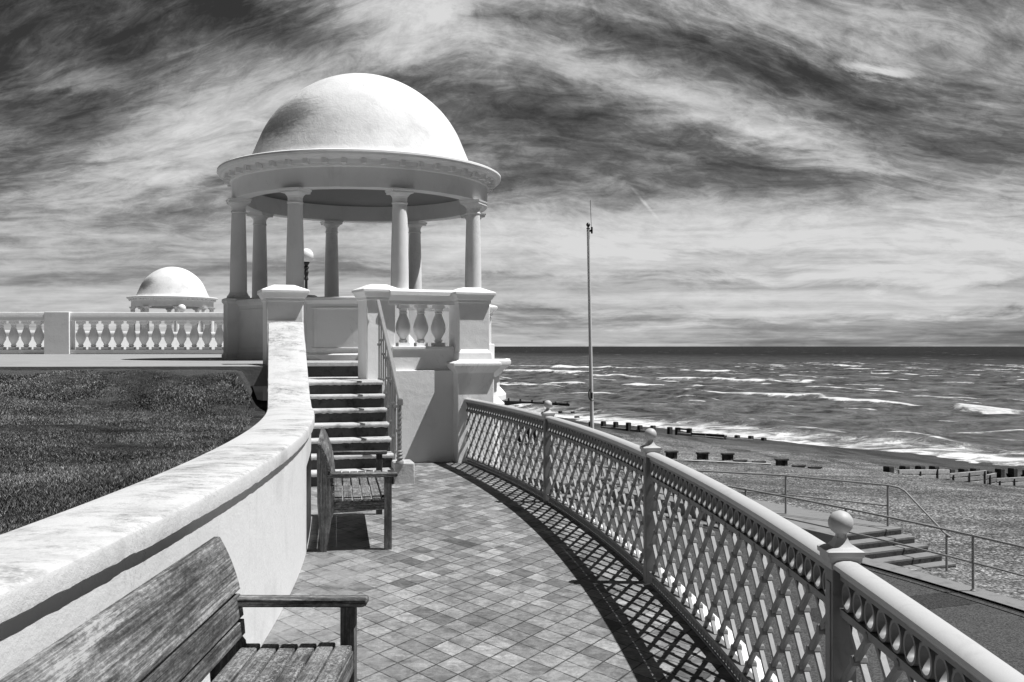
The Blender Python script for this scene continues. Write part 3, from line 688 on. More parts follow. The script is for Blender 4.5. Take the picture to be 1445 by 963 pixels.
for c, nn, k in wall_path(.03):
    zt = coping_z(k); p = c * 1.0; s1 = mnoise.noise((p.x * 2.2, p.y * 2.2, 0)); s2 = mnoise.noise((p.x * 9, p.y * 9, 3)); s3 = mnoise.noise((p.x * 23, p.y * 23, 6))
    chip = max(0, mnoise.noise((p.x * 3.1, p.y * 3.1, 9)) - .25) * .035
    e = .232 + .003 * s1
    ez = zt - .088 + .006 * s1 + .004 * s2 + .003 * s3 + chip * .6
    prof = [(e - .012, ez - .002), (e, ez + .006), (e - chip * .5, zt - .022 + .003 * s3), (e - .006 - chip * .4, zt - .008 + .002 * s3), (e - .020, zt - .0005), (.10, zt + .004 + .003 * s1), (-.05, zt + .006), (-.15, zt + .002 + .003 * s2), (-.235, zt - .012), (-.245 + .004 * s2, zt - .03), (-.245, ez)]
    stn.append([Vector((c.x + nn.x * o, c.y + nn.y * o, zz)) for o, zz in prof])
b.sweep(stn); as_child(b.build('coping', 'coping', angle=32), retaining)

def pier(fr, wx, wy, z0, z1, parent, cap_h=.13, over=.075, name='pier', mat='white', mould=True):
    """square pier with moulded pyramid cap; fr puts its centre"""
    b = MB(); hx, hy = wx / 2, wy / 2
    b.box(-hx, hx, -hy, hy, z0, z1, fr)
    o = as_child(b.build(name, mat, bevel=.012), parent)
    c = MB()
    def ringrow(ox, zz): return [fr @ Vector((sx * (hx + ox), sy * (hy + ox), zz)) for sx, sy in ((-1, -1), (1, -1), (1, 1), (-1, 1))]
    rows = [ringrow(.002, z1 - .10), ringrow(.018, z1 - .098), ringrow(.018, z1 - .055), ringrow(.030, z1 - .05), ringrow(.050, z1 - .01), ringrow(over - .01, z1 + .012), ringrow(over, z1 + .016), ringrow(over, z1 + .055), ringrow(over - .012, z1 + .062), ringrow(-hx * .45, z1 + .062 + cap_h * .55), ringrow(-min(hx, hy) + .03, z1 + cap_h), ringrow(-min(hx, hy) + .002, z1 + cap_h + .004)]
    c.quad_grid(rows, closed_u=True)
    cp = c.build('pier_cap', 'white', angle=25, bevel=.006)
    cp.parent = o; cp.matrix_parent_inverse = (Matrix.Translation(-parent.location))
    o.matrix_parent_inverse = Matrix.Translation(-parent.location); cp.matrix_parent_inverse = Matrix.Identity(4); o_inv = o.matrix_parent_inverse
    cp.matrix_parent_inverse = Matrix.Identity(4)
    return o
pier(frame(-3.21, 13.62, 0, 20), .50, .50, -.1, 2.42, retaining, name='end_pier')

# ------------------------------------------------------------------ entrance steps
SD = 14.0; SF = frame(-2.47, 11.75, 0, SD)      # x = across, y = up the flight
steps = empty('entrance_steps', (-2.47, 11.75, 0), 'flight of worn white steps with dark risers climbing to the domed shelter', 'steps')
RZ, GO = .175, .235
for k in range(7):
    y0 = k * GO; z1 = RZ * (k + 1); y1 = y0 + GO + .06 if k < 6 else 3.36
    b = MB(); b.box(-.02, 1.06, y0 + .028, y1, (z1 - RZ if k else -.02) - (.0 if k else 0), z1 - .055, SF)
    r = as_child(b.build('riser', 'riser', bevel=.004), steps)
    b = MB(); rows = []
    nx = 60
    for (yy, zz, jit) in ((y1, z1 - .052, 0), (y0 + .03, z1 - .052, .004), (y0 - .004, z1 - .052, .010), (y0 - .012, z1 - .035, .006), (y0 - .010, z1 - .012, .004), (y0 + .004, z1, .002), (y1 + (.0), z1, 0)):
        rows.append([SF @ Vector((-.02 + 1.09 * i / nx, yy + jit * .5 * mnoise.noise((i * .37, k * 3.0, yy * 40)), zz + jit * 1.1 * mnoise.noise((i * .5, k * 5.1, zz * 30)))) for i in range(nx + 1)])
    b.quad_grid(rows, closed_v=True)
    b.f.append(tuple(j * (nx + 1) for j in range(7))); b.f.append(tuple(j * (nx + 1) + nx for j in reversed(range(7))))
    as_child(b.build('tread', 'nosing', angle=50), steps)
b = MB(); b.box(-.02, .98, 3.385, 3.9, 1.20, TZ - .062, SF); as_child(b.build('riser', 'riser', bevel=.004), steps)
b = MB(); b.box(-.03, 1.0, 3.35, 3.95, TZ - .06, TZ + .004, SF); as_child(b.build('tread', 'nosing', bevel=.01), steps)
b = MB(); b.box(1.065, 2.75, 2.50, 3.36, .6, 1.222, SF); as_child(b.build('landing', 'concrete', bevel=.004), steps)
b = MB(); b.box(1.045, 1.30, -.02, .36, -.02, .26, SF); as_child(b.build('newel_block', 'nosing', bevel=.015), steps)

# iron handrail of the steps
hr = empty('stair_handrail', (-1.42, 12.0, 0), 'grey iron handrail with plain balusters and twisted newel beside the white steps', 'handrail')
h0 = Vector((-1.385, 12.0, 1.07)); h1 = Vector((-1.93, 13.98, 2.36))
hd = (h1 - h0).normalized(); hs = Vector((hd.y, -hd.x, 0)).normalized()
b = MB(); rows = []
for q in (h0 - hd * .05, h0, h1):
    up = hs.cross(hd)
    rows.append([q + hs * a + up * c for a, c in ((-.03, -.012), (.03, -.012), (.03, .006), (.015, .018), (-.015, .018), (-.03, .006))])
b.sweep(rows); b.bar(h0 - hd * .05 + Vector((0, 0, .01)), h0 - hd * .05 - Vector((0, 0, .07)), .05, .06, hs)
as_child(b.build('handrail', 'iron_light', bevel=.003), hr)
nv = SF.inverted()
for i in range(9):
    f = .07 + .86 * i / 8; p = h0.lerp(h1, f); l = nv @ p
    k = min(6, max(0, int(l.y / GO))); zb = RZ * (k + 1)
    b = MB(); b.bar((p.x, p.y, zb - .01), (p.x, p.y, p.z - .01), .020, .020, hs)
    cz = zb + (p.z - zb) * (.62 if i % 2 else .48)
    b.box(-.024, .024, -.024, .024, cz - .018, cz + .018, frame(p.x, p.y, 0, SD)); b.box(-.017, .017, -.017, .017, zb, zb + .03, frame(p.x, p.y, 0, SD))
    as_child(b.build('baluster', 'iron_light', bevel=.002), hr)
b = MB(); p = h0; rows = []
for i in range(81):
    z = .40 + .60 * i / 80; a = i / 80 * math.pi * 5.0
    rows.append([(p.x + .026 * math.cos(a + j * math.pi / 2), p.y + .026 * math.sin(a + j * math.pi / 2), z) for j in range(4)])
b.sweep(rows)
b.lathe([(.0, .25), (.05, .25), (.05, .28), (.03, .30), (.045, .325), (.03, .35), (.042, .37), (.028, .39), (.036, .405), (.026, .42), (0, .425)], (p.x, p.y, 0), 16)
b.lathe([(0, .97), (.03, .975), (.036, 1.0), (.03, 1.03), (0, 1.05)], (p.x, p.y, 0), 14)
as_child(b.build('newel_post', 'iron_light', angle=60), hr)

# ------------------------------------------------------------------ balustraded wall to the right of the steps
PD = 21.0; PF = frame(-1.93, 14.06, 0, PD)
bal = empty('balustraded_wall', (-1.93, 14.12, 0), 'white wall with moulded piers and three stout balusters right of the steps', 'wall')
b = MB(); b.box(.215, 1.14, -.085, .35, -.03, 1.35, PF); b.box(-.19, .22, .004, .35, -.03, 1.21, PF); as_child(b.build('wall_body', 'white', bevel=.01), bal)
b = MB(); b.box(.20, 1.14, -.02, .33, 1.345, 1.66, PF); b.box(.20, 1.14, -.045, .345, 1.655, 1.70, PF); as_child(b.build('plinth', 'white', bevel=.008), bal)
VASE = [(.062, 0), (.062, .05), (.035, .052), (.050, .085), (.036, .11), (.050, .15), (.078, .21), (.088, .27), (.082, .33), (.064, .40), (.046, .46), (.040, .49), (.052, .505), (.038, .52), (.048, .55), (.058, .57), (.058, .63)]
def baluster_mesh(b, x, y, z, h, fr, seg=16, sc=1.0):
    b.lathe([(0, 0.0)] + [(r * sc, zz * h / .63) for r, zz in VASE] + [(0, h)], (x, y, z), seg, fr)
    b.box(x - .066 * sc, x + .066 * sc, y - .066 * sc, y + .066 * sc, z - .002, z + .055 * h / .63, fr)
    b.box(x - .062 * sc, x + .062 * sc, y - .062 * sc, y + .062 * sc, z + h - .06 * h / .63, z + h + .002, fr)
for vx in (.395, .665, .935):
    b = MB(); baluster_mesh(b, vx, .12, 1.70, .62, PF, 24, 1.27); as_child(b.build('baluster', 'white', angle=30), bal)
b = MB()
prof = [(-.02, 2.315), (-.02, 2.37), (-.045, 2.385), (-.065, 2.42), (-.09, 2.44), (-.09, 2.50), (-.06, 2.525), (.15, 2.545), (.36, 2.525), (.39, 2.50), (.39, 2.44), (.35, 2.42), (.32, 2.37), (.32, 2.315)]
b.prism(prof, .15, 1.16, axis='x', fr=PF); as_child(b.build('top_rail', 'white', bevel=.004), bal)
pier(PF @ frame(.02, .22, 0, 5), .43, .44, 1.20, 2.47, bal)
pier(PF @ frame(1.385, .02, 0, 0), .48, .50, 1.40, 2.44, bal)
b = MB(); b.box(1.10, 1.665, -.31, .46, -.03, 1.36, PF); as_child(b.build('pedestal', 'white', bevel=.012), bal)
b = MB()
def rect_rows(cx, cy, hx, hy, prof, fr):
    return [[fr @ Vector((cx + sx * (hx + o), cy + sy * (hy + o), z)) for sx, sy in ((-1, -1), (1, -1), (1, 1), (-1, 1))] for o, z in prof]
b.quad_grid(rect_rows(1.385, .075, .285, .385, [(-.05, 1.30), (.0, 1.305), (.012, 1.33), (.05, 1.37), (.085, 1.42), (.085, 1.455), (.06, 1.465), (-.02, 1.50), (-.03, 1.56), (-.035, 1.60), (-.08, 1.66), (-.2, 1.66)], PF), closed_u=True)
as_child(b.build('cornice', 'white', angle=25, bevel=.006), bal)
# rounded bay behind the pedestal
BAY = (-.98, 15.42)
b = MB(); b.lathe([(.62, -3.1), (.74, -3.1), (.74, .55), (.80, .62), (.86, .72), (.86, .80), (.79, .86), (.74, .92), (.74, 1.22), (.80, 1.26), (.85, 1.33), (.95, 1.40), (.965, 1.43), (.965, 1.475), (.93, 1.49), (0, 1.495)], (BAY[0], BAY[1], 0), 72)
as_child(b.build('round_bay', 'white', angle=28), bal)
pier(frame(-.57, 16.05, 0, 30), .34, .34, 1.47, 2.30, bal, cap_h=.08)
b = MB(); b.box(-.21, .21, -.21, .21, 1.49, 1.74, frame(-.57, 16.05, 0, 30)); as_child(b.build('plinth', 'white', bevel=.015), bal)
b = MB(); rows = []
for o, z in ((0, 1.47), (0, 1.66), (-.03, 1.69), (-.03, 2.28), (.03, 2.33), (.03, 2.42), (-.3, 2.43)):
    rows.append([arc(1, 0) * 0 + Vector((BAY[0] + (.72 + o) * math.cos(R_(a)), BAY[1] + .1 + (.72 + o) * math.sin(R_(a)), z)) for a in range(60, 171, 10)])
b.quad_grid(rows); as_child(b.build('bay_parapet', 'white', angle=30), bal)

# ------------------------------------------------------------------ domed shelters
def make_shelter():
    r = empty('domed_shelter', (-3.02, 19.55, TZ), 'large white domed shelter on eight round columns at the head of the steps', 'pavilion', 'domed seafront shelters')
    RC = 2.42
    b = MB(); b.lathe([(2.0, -4.6), (2.77, -4.6), (2.77, -.95), (2.84, -.90), (2.90, -.80), (2.90, -.70), (2.83, -.62), (2.77, -.56), (2.77, -.22), (2.82, -.20), (2.86, -.12), (2.96, -.06), (2.985, -.04), (2.985, -.002), (2.9, .002)], (0, 0, 0), 96)
    b.build('podium', 'white', r, angle=28)
    b = MB(); b.lathe([(2.9, -.04), (2.9, .004), (0, .006)], (0, 0, 0), 64); b.build('shelter_floor', 'concrete', r, angle=28)
    a0 = -90 + 2.3 + 22.5
    pts = []
    for k in range(8):
        a = a0 + 45 * k; fr = Matrix.Rotation(R_(a), 4, 'Z') @ Matrix.Translation((RC, 0, 0))
        pts.append(a)
        b = MB()
        b.quad_grid(rect_rows(0, 0, .24, .255, [(.03, .0), (.03, .09), (.0, .12), (0, 1.06), (.012, 1.075), (.03, 1.10), (.03, 1.15), (.0, 1.165), (-.03, 1.168), (-.22, 1.168)], fr), closed_u=True)
        b.build('pedestal', 'stone', r, angle=25, bevel=.006)
        b = MB()
        prof = [(0, 1.168), (.215, 1.168), (.215, 1.195), (.205, 1.215), (.185, 1.225), (.185, 1.24), (.165, 1.27)]
        n = 10
        for i in range(n + 1):
            q = i / n; prof.append((.160 - .030 * q ** 1.6, 1.29 + (2.78 - 1.29) * q))
        prof += [(.142, 2.79), (.146, 2.80), (.142, 2.815), (.132, 2.82), (.132, 2.89), (.140, 2.90), (.140, 2.912), (.150, 2.925), (.172, 2.95), (.182, 2.965), (0, 2.966)]
        b.lathe(prof, (0, 0, 0), 40, fr)
        c = b.build('column', 'stone', r, angle=30)
        b = MB(); b.quad_grid(rect_rows(0, 0, .195, .195, [(-.1, 2.966), (-.02, 2.966), (.0, 2.972), (.0, 3.005), (.012, 3.015), (.018, 3.045), (-.1, 3.047)], fr), closed_u=True)
        b.build('capital', 'stone', c, angle=25)
    for k in range(8):
        if k in (0, 2): continue                      # the ways in
        aa, ab = pts[k] + 5.4, pts[k] + 45 - 5.4
        b = MB(); rows = []
        for rr_, z in ((RC - .09, 0), (RC + .09, 0), (RC + .09, .10), (RC + .055, .14), (RC + .055, 1.0), (RC + .08, 1.03), (RC + .11, 1.06), (RC + .11, 1.11), (RC, 1.125), (RC - .11, 1.11), (RC - .11, 1.06), (RC - .08, 1.03), (RC - .09, .5)):
            rows.append([Vector((rr_ * math.cos(R_(aa + (ab - aa) * i / 16)), rr_ * math.sin(R_(aa + (ab - aa) * i / 16)), z)) for i in range(17)])
        b.quad_grid(rows, closed_v=True)
        pn = b.build('parapet', 'stone', r, angle=30)
        b = MB(); i0, i1 = aa + 3, ab - 3
        for (s0, s1, z0, z1) in ((i0, i1, .20, .225), (i0, i1, .915, .94), (i0, i0 + .5, .225, .915), (i1 - .5, i1, .225, .915)):
            b.quad_grid([[Vector((q * math.cos(R_(s0 + (s1 - s0) * i / 12)), q * math.sin(R_(s0 + (s1 - s0) * i / 12)), z)) for i in range(13)] for q, z in ((RC + .054, z0), (RC + .072, z0 + .004), (RC + .072, z1 - .004), (RC + .054, z1))])
        b.build('panel_moulding', 'stone', pn, angle=30)
    b = MB(); b.lathe([(2.25, 3.40), (2.25, 3.05), (2.29, 3.045), (2.49, 3.045), (2.52, 3.052), (2.525, 3.40), (2.55, 3.415), (2.56, 3.44), (2.56, 3.48)], (0, 0, 0), 128)
    b.build('entablature', 'stone', r, angle=28)
    for k in range(48):
        fr = Matrix.Rotation(R_(k * 7.5 + 2), 4, 'Z'); b = MB(); b.box(2.54, 2.672, -.042, .042, 3.445, 3.535, fr)
        b.build('dentil', 'stone', r, smooth=False, bevel=.005)
    b = MB(); b.lathe([(2.55, 3.47), (2.58, 3.47), (2.59, 3.53), (2.67, 3.54), (2.70, 3.56), (2.76, 3.565), (2.785, 3.585), (2.80, 3.62), (2.795, 3.655), (2.765, 3.672), (2.5, 3.69), (2.2, 3.70)], (0, 0, 0), 128)
    b.build('cornice', 'stone', r, angle=28)
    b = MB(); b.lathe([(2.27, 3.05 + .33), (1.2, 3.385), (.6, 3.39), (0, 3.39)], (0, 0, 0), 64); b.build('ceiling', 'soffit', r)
    ctl = [(2.42, 3.683), (2.33, 3.70), (2.26, 3.75), (2.20, 3.84), (2.155, 3.95), (2.10, 4.08), (2.03, 4.25), (1.93, 4.48), (1.80, 4.70), (1.63, 4.92), (1.42, 5.12), (1.17, 5.31), (.89, 5.47), (.58, 5.59), (.28, 5.655), (0.0, 5.675)]
    prof = []
    for i in range(len(ctl) - 1):                      # Catmull-Rom through the profile
        p0 = ctl[max(i - 1, 0)]; p1 = ctl[i]; p2 = ctl[i + 1]; p3 = ctl[min(i + 2, len(ctl) - 1)]
        for q in (0, .25, .5, .75):
            f = lambda a, b_, c, d: .5 * (2 * b_ + (c - a) * q + (2 * a - 5 * b_ + 4 * c - d) * q * q + (3 * b_ - a - 3 * c + d) * q ** 3)
            prof.append((f(p0[0], p1[0], p2[0], p3[0]), f(p0[1], p1[1], p2[1], p3[1])))
    prof.append(ctl[-1])
    b = MB(); b.lathe(prof, (0, 0, 0), 128); b.build('dome', 'dome', r, angle=60)
    return r
shelter = make_shelter()
sh2 = copy_tree(shelter); sh2.location = (-21.95, 62.9, 1.17)
sh2['label'] = 'distant white domed shelter far beyond the terrace balustrade'

# ------------------------------------------------------------------ far terrace balustrade
tb = empty('terrace_balustrade', (-12, 31.0, TZ), 'long white balustrade of vase balusters across the far side of the terrace', 'balustrade')
bx0, bx1 = -20.3, -8.2
b = MB(); b.box(bx0, bx1, 30.87, 31.15, TZ - .01, TZ + .15); as_child(b.build('plinth', 'stone', bevel=.01), tb)
b = MB(); b.prism([(30.83, TZ + 1.06), (31.19, TZ + 1.06), (31.20, TZ + 1.20), (31.17, TZ + 1.335), (30.85, TZ + 1.335), (30.82, TZ + 1.20)], bx0, bx1, axis='x'); as_child(b.build('top_rail', 'stone', bevel=.015), tb)
pc = -14.42
for c in (pc, pc - 5.35):
    b = MB(); b.box(c - .40, c + .40, 30.78, 31.24, TZ - .01, TZ + 1.345); as_child(b.build('pier', 'white', bevel=.015), tb)
xs = [pc + .40 + .27 + .402 * i for i in range(14)] + [pc - .40 - .27 - .402 * i for i in range(11)]
for xx in xs:
    b = MB(); baluster_mesh(b, xx, 31.01, TZ + .15, .91, None, 14, 1.75); as_child(b.build('baluster', 'stone', angle=30), tb)
fp = empty('parapet_wall', (-22, 56, 1.17), 'low white sunlit parapet glimpsed through the far balusters', 'wall')
ffr = frame(-22.5, 56, 0, 38)
b = MB(); b.box(-11, 11, -.15, .15, 1.1, 2.42, ffr); as_child(b.build('wall_body', 'white', bevel=.01), fp)
b = MB(); b.box(-11, 11, -.22, .22, 2.42, 2.55, ffr); as_child(b.build('coping', 'white', bevel=.02), fp)

def lamp(x, y, zb, zg, label):
    r = empty('street_lamp', (x, y, zb), label, 'street lamp', 'globe lamps on the terrace')
    h = zg - zb; g = .215
    b = MB(); b.lathe([(0, 0), (.16, 0), (.16, .08), (.12, .12), (.11, .5), (.075, .6), (.05, .7), (.042, h - .75), (.07, h - .70), (.045, h - .62), (.075, h - .50), (.05, h - .42), (.085, h - .36), (.05, h - .30), (.10, h - .22), (.10, h - .17), (0, h - .16)], (0, 0, 0), 18); b.build('post', 'black', r, angle=30)
    b = MB(); b.sphere((0, 0, h), g, 28, 18); b.build('globe', 'globe', r, angle=80)
lamp(-6.12, 28.9, TZ, 4.40, 'black lamp post with white globe half hidden behind a shelter column')
lamp(-17.6, 51.8, 1.17, 3.73, 'black lamp post with white globe beside the distant shelter')

# ------------------------------------------------------------------ lattice railing along the walk
RR = 31.54
post_a = [-2.7 - 6.5, -.25, 6.15, 12.82]
A_END = 19.72
rail = empty('lattice_railing', arc(RR, 6.15), 'grey cast iron lattice railing with ball topped posts curving along the walk', 'railing')
wall_t = empty('terrace_wall', arc(31.8, 5, PROM_Z), 'white sea wall with flat ledge carrying the lattice railing above the promenade', 'wall')
b = MB(); n = 60
b.sweep([[arc(31.80, a, PROM_Z - .2), arc(31.80, a, -.05), arc(31.78, a, -.03), arc(31.60, a, -.03), arc(31.60, a, PROM_Z - .2)] for a in [-16 + 39.5 * i / n for i in range(n + 1)]])
as_child(b.build('wall_body', 'white'), wall_t)
def arc_panel(a0, a1):
    L = R_(a1 - a0) * RR
    P = lambda s, z, o=0.0: arc(RR + o, a0 + math.degrees(s / RR), z)
    out = []
    # handrail
    b = MB(); n = 24; stn = []
    for i in range(n + 1):
        s = L * i / n
        stn.append([P(s, z, o) for o, z in ((-.040, .911), (-.045, .916), (-.045, .930), (-.036, .938), (-.012, .944), (.012, .944), (.036, .938), (.045, .930), (.045, .916), (.040, .911), (.020, .904), (.020, .888), (-.020, .888), (-.020, .904))])
    b.sweep(stn); out.append(('handrail', b, 'rail_top', 40))
    # frieze of oval rings between two flat bars
    b = MB()
    for zc, hh_, dp in ((.882, .008, .040), (.763, .013, .044)):
        b.sweep([[P(L * i / n, zc - hh_, -dp / 2), P(L * i / n, zc + hh_, -dp / 2), P(L * i / n, zc + hh_, dp / 2), P(L * i / n, zc - hh_, dp / 2)] for i in range(n + 1)])
    nr = round(L / .112); pit = L / nr
    for k in range(nr):
        sc0 = pit * (k + .5); rows = []
        for j in range(18):
            t = 2 * math.pi * j / 18; cs, sn = math.cos(t), math.sin(t)
            rows.append([P(sc0 + rx * cs, .826 + rz * sn, o) for rx, rz, o in ((.049, .050, -.017), (.052, .052, .0), (.049, .050, .017), (.038, .040, .017), (.035, .037, 0), (.038, .040, -.017))])
        b.quad_grid(rows, closed_u=True, closed_v=True)
        for zz in (.853, .798):
            b.sphere(P(pit * k, zz), .011, 8, 5)
    out.append(('ring_frieze', b, 'rail', 50))
    # lattice
    b = MB(); zb, zt = .088, .752
    nc = round(L / .272); w = L / nc; rise = .206 * 2 / .272 / 2 * 1.0      # slope dz/ds
    sl = .238 / w
    ds = (zt - zb) / sl
    nodes = set()
    for fam in (1, -1):
        k = -int(ds / w) - 2
        while k * w < L + ds:
            s0 = k * w if fam == 1 else k * w
            # line: z = zt - (s-s0)*sl*fam ; clip to [0,L] and [zb,zt]
            sa, sb = (s0, s0 + ds) if fam == 1 else (s0 - ds, s0)
            a, c = max(sa, 0), min(sb, L)
            if c - a > .02:
                za = zt - abs(a - s0) * sl; zc = zt - abs(c - s0) * sl
                mid = (a + c) / 2
                nrm = (P(mid, 0, 1) - P(mid, 0, 0)).normalized(); off = -.0100 * fam
                b.bar(P(a, za, off), P(c, zc, off), .0205, .0195, nrm)
            k += 1
    # rosettes on the crossings
    half = w / 2; j = 0
    while True:
        z = zt - j * half * sl
        if z < zb - .001: break
        s = 0 if j % 2 == 0 else half
        while s < L + .001:
            if .02 < s < L - .02:
                c = P(s, z); o = (P(s, z, 1) - c).normalized(); tn = Vector((-o.y, o.x, 0)); rows = []
                for rad, dep in ((.0, -.029), (.011, -.0285), (.018, -.025), (.020, -.021), (.020, .021), (.016, .025), (.0, .026)):
                    rows.append([c + o * dep + (tn * math.cos(2 * math.pi * q / 8) + Vector((0, 0, 1)) * math.sin(2 * math.pi * q / 8)) * max(rad, 1e-4) for q in range(8)])
                b.quad_grid(rows, closed_u=True)
            s += w
        j += 1
    out.append(('lattice', b, 'rail', 35))
    # bottom rail with its row of small drops
    b = MB()
    b.sweep([[P(L * i / n, .072, -.024), P(L * i / n, .092, -.024), P(L * i / n, .092, .024), P(L * i / n, .072, .024)] for i in range(n + 1)])
    nd = round(L / .056)
    for k in range(nd):
        c = P(L * (k + .5) / nd, 0)
        b.lathe([(.0, .008), (.008, .012), (.014, .028), (.011, .042), (.006, .052), (.010, .060), (.010, .073)], (c.x, c.y, 0), 7)
    b.sweep([[P(L * i / n, .0005, -.016), P(L * i / n, .012, -.016), P(L * i / n, .012, .016), P(L * i / n, .0005, .016)] for i in range(n + 1)])
    out.append(('bottom_rail', b, 'rail', 40))
    return out
hw = math.degrees(.052 / RR)
for a0, a1 in ((post_a[0] + hw, post_a[1] - hw), (post_a[1] + hw, post_a[2] - hw), (post_a[2] + hw, post_a[3] - hw), (post_a[3] + hw, A_END)):
    parts = arc_panel(a0, a1)
    root = None
    order = sorted(parts, key=lambda q: 0 if q[0] == 'lattice' else 1)
    for nm, b, mt, an_ in order:
        if root is None:
            root = as_child(b.build('panel', mt, angle=an_), rail)
        else:
            o = b.build(nm, mt, angle=an_); o.parent = root
for a in post_a:
    fr = frame(*arc(RR, a)[:2], 0, a)
    b = MB(); b.box(-.043, .043, -.043, .043, -.02, .935, fr)
    for sx in (-1, 1): b.box(sx * .044 - .003, sx * .044 + .003, -.024, .024, .16, .86, fr)
    p = as_child(b.build('post', 'rail', bevel=.004), rail)
    b = MB()
    b.quad_grid(rect_rows(0, 0, .043, .043, [(-.01, .905), (.004, .908), (.007, .928), (.014, .938), (.015, .953), (.021, .957), (.022, .974), (.014, .979), (-.006, .986), (-.018, 1.0), (-.025, 1.018), (-.042, 1.02)], fr), closed_u=True)
    c = fr @ Vector((0, 0, 0)); b.lathe([(.026, .99), (.020, 1.012), (.018, 1.03), (.021, 1.038), (.012, 1.045)], (c.x, c.y, 0), 16)
    k = b.build('post_cap', 'rail_top', angle=30); k.parent = p
    b = MB(); b.sphere((c.x, c.y, 1.068), .044, 24, 16, .97); k = b.build('ball_finial', 'rail_top', angle=80); k.parent = p

# ------------------------------------------------------------------ benches
def make_bench():
    r = empty('garden_bench', (0, 0, 0), 'x', 'bench', 'wooden benches against the curved wall')
    L = 1.78; lw = .060
    for x0 in (0.0, L - lw):
        b = MB(); b.box(x0, x0 + lw, 0, .062, -.002, .607); b.build('front_leg', 'wood_upright', r, bevel=.004)
        b = MB(); b.prism([(.585, -.002), (.535, -.002), (.500, .25), (.472, .34), (.466, .43), (.470, .455), (.486, .475), (.499, .51), (.502, .56), (.509, .62), (.529, .70), (.563, .80), (.594, .862), (.606, .868), (.618, .85), (.612, .40)], x0 + .001, x0 + lw - .001, axis='x'); b.build('rear_leg', 'wood_upright', r, bevel=.004, angle=30)
        b = MB(); pr = [(-.045, .612), (-.050, .620), (-.050, .632), (-.044, .642), (.50, .645), (.53, .645), (.53, .608), (-.03, .606)]
        b.prism(pr, x0 - .006, x0 + lw + .006, axis='x'); b.build('armrest', 'wood_cross', r, bevel=.006)
        b = MB(); b.prism([(.062, .335), (.062, .425), (.49, .405), (.49, .315)], x0 + .012, x0 + lw - .012, axis='x'); b.build('side_rail', 'wood_cross', r, bevel=.003)
    b = MB(); b.box(.03, L - .03, .006, .034, .335, .424); b.build('front_rail', 'wood', r, bevel=.004)
    for k in range(6):
        y0 = .012 + .0795 * k; y1 = y0 + .0695
        dip = .010 * math.sin(math.pi * (k + .5) / 6) + .010 * k / 5
        x0, x1 = (-.004, L + .004) if 0 < k < 6 else (lw + .002, L - lw - .002)
        b = MB(); b.box(x0, x1, y0, y1, .425 - dip, .452 - dip); b.build('seat_slat', 'wood_seat', r, bevel=.006)
    # the back: one broad curved board over two narrow ones
    def board(z0, z1, n=6):
        fr_ = []
        for i in range(n + 1):
            z = z0 + (z1 - z0) * i / n; q = (z - .46) / .43
            fr_.append((.470 + .030 * q + .085 * q ** 2.6, z))
        th = .026
        return fr_ + [(y + th, z) for y, z in reversed(fr_)]
    for z0, z1 in ((.668, .890), (.560, .652), (.484, .546)):
        b = MB(); e = .012 if z0 > .6 else -.004
        b.prism(board(z0, z1), -e, L + e, axis='x'); b.build('back_board', 'wood', r, bevel=.003, angle=30)
    return r
bench = make_bench()
bench.location = (-.640, 2.36, 0); bench.rotation_euler = (0, 0, R_(90.6)); bench['label'] = 'near wooden bench cut off by the frame, its armrest in front of the white wall'
b2 = copy_tree(bench); b2.location = (-1.005, 8.14, 0); b2.rotation_euler = (0, 0, R_(100.2)); b2['label'] = 'weathered wooden bench seen side on at the foot of the white steps'

# ------------------------------------------------------------------ flagpole
fx, fy = 2.35, 28.0
fpz = empty('flagpole', (fx, fy, PROM_Z), 'tall slim white pole with a thin aerial at its top standing on the promenade', 'pole')
b = MB(); top = (fx - .155, fy, 5.12); base = (fx, fy, PROM_Z - .02); pts = [Vector(base).lerp(Vector(top), i / 10) for i in range(11)]
rows = []
for i, p in enumerate(pts):
    rad = .062 - .020 * i / 10; rows.append([p + Vector((math.cos(k * math.pi / 6) * rad, math.sin(k * math.pi / 6) * rad, 0)) for k in range(12)])
b.sweep(rows); as_child(b.build('pole', 'pole'), fpz)
b = MB(); b.lathe([(0, .0), (.05, .0), (.05, .03), (.02, .05), (.05, .09), (.06, .13), (.04, .17), (0, .19)], (top[0], fy, 5.08), 12); b.box(-.04, .13, -.03, .03, .0, .06, frame(top[0], fy, 5.0)); b.box(.08, .13, -.03, .03, -.05, .14, frame(top[0], fy, 5.0))
as_child(b.build('masthead', 'black', bevel=.004), fpz)
b = MB(); b.tube([(top[0] + .10, fy, 4.95), (top[0] + .085, fy, 5.3), (top[0] + .06, fy, 5.92)], .007, 6); as_child(b.build('aerial', 'black'), fpz)
b = MB(); zc = .15; cx_ = fx - .155 * (zc - PROM_Z) / 8.2; b.tube([(cx_ - .04, fy - .06, zc + .33), (cx_ - .09, fy - .07, zc + .22), (cx_ - .08, fy - .07, zc + .06), (cx_ + .0, fy - .08, zc - .02), (cx_ + .05, fy - .06, zc)], .016, 8); b.box(-.03, .03, -.09, -.03, -.05, .12, frame(cx_, fy, zc + .1)); as_child(b.build('cleat', 'black'), fpz)

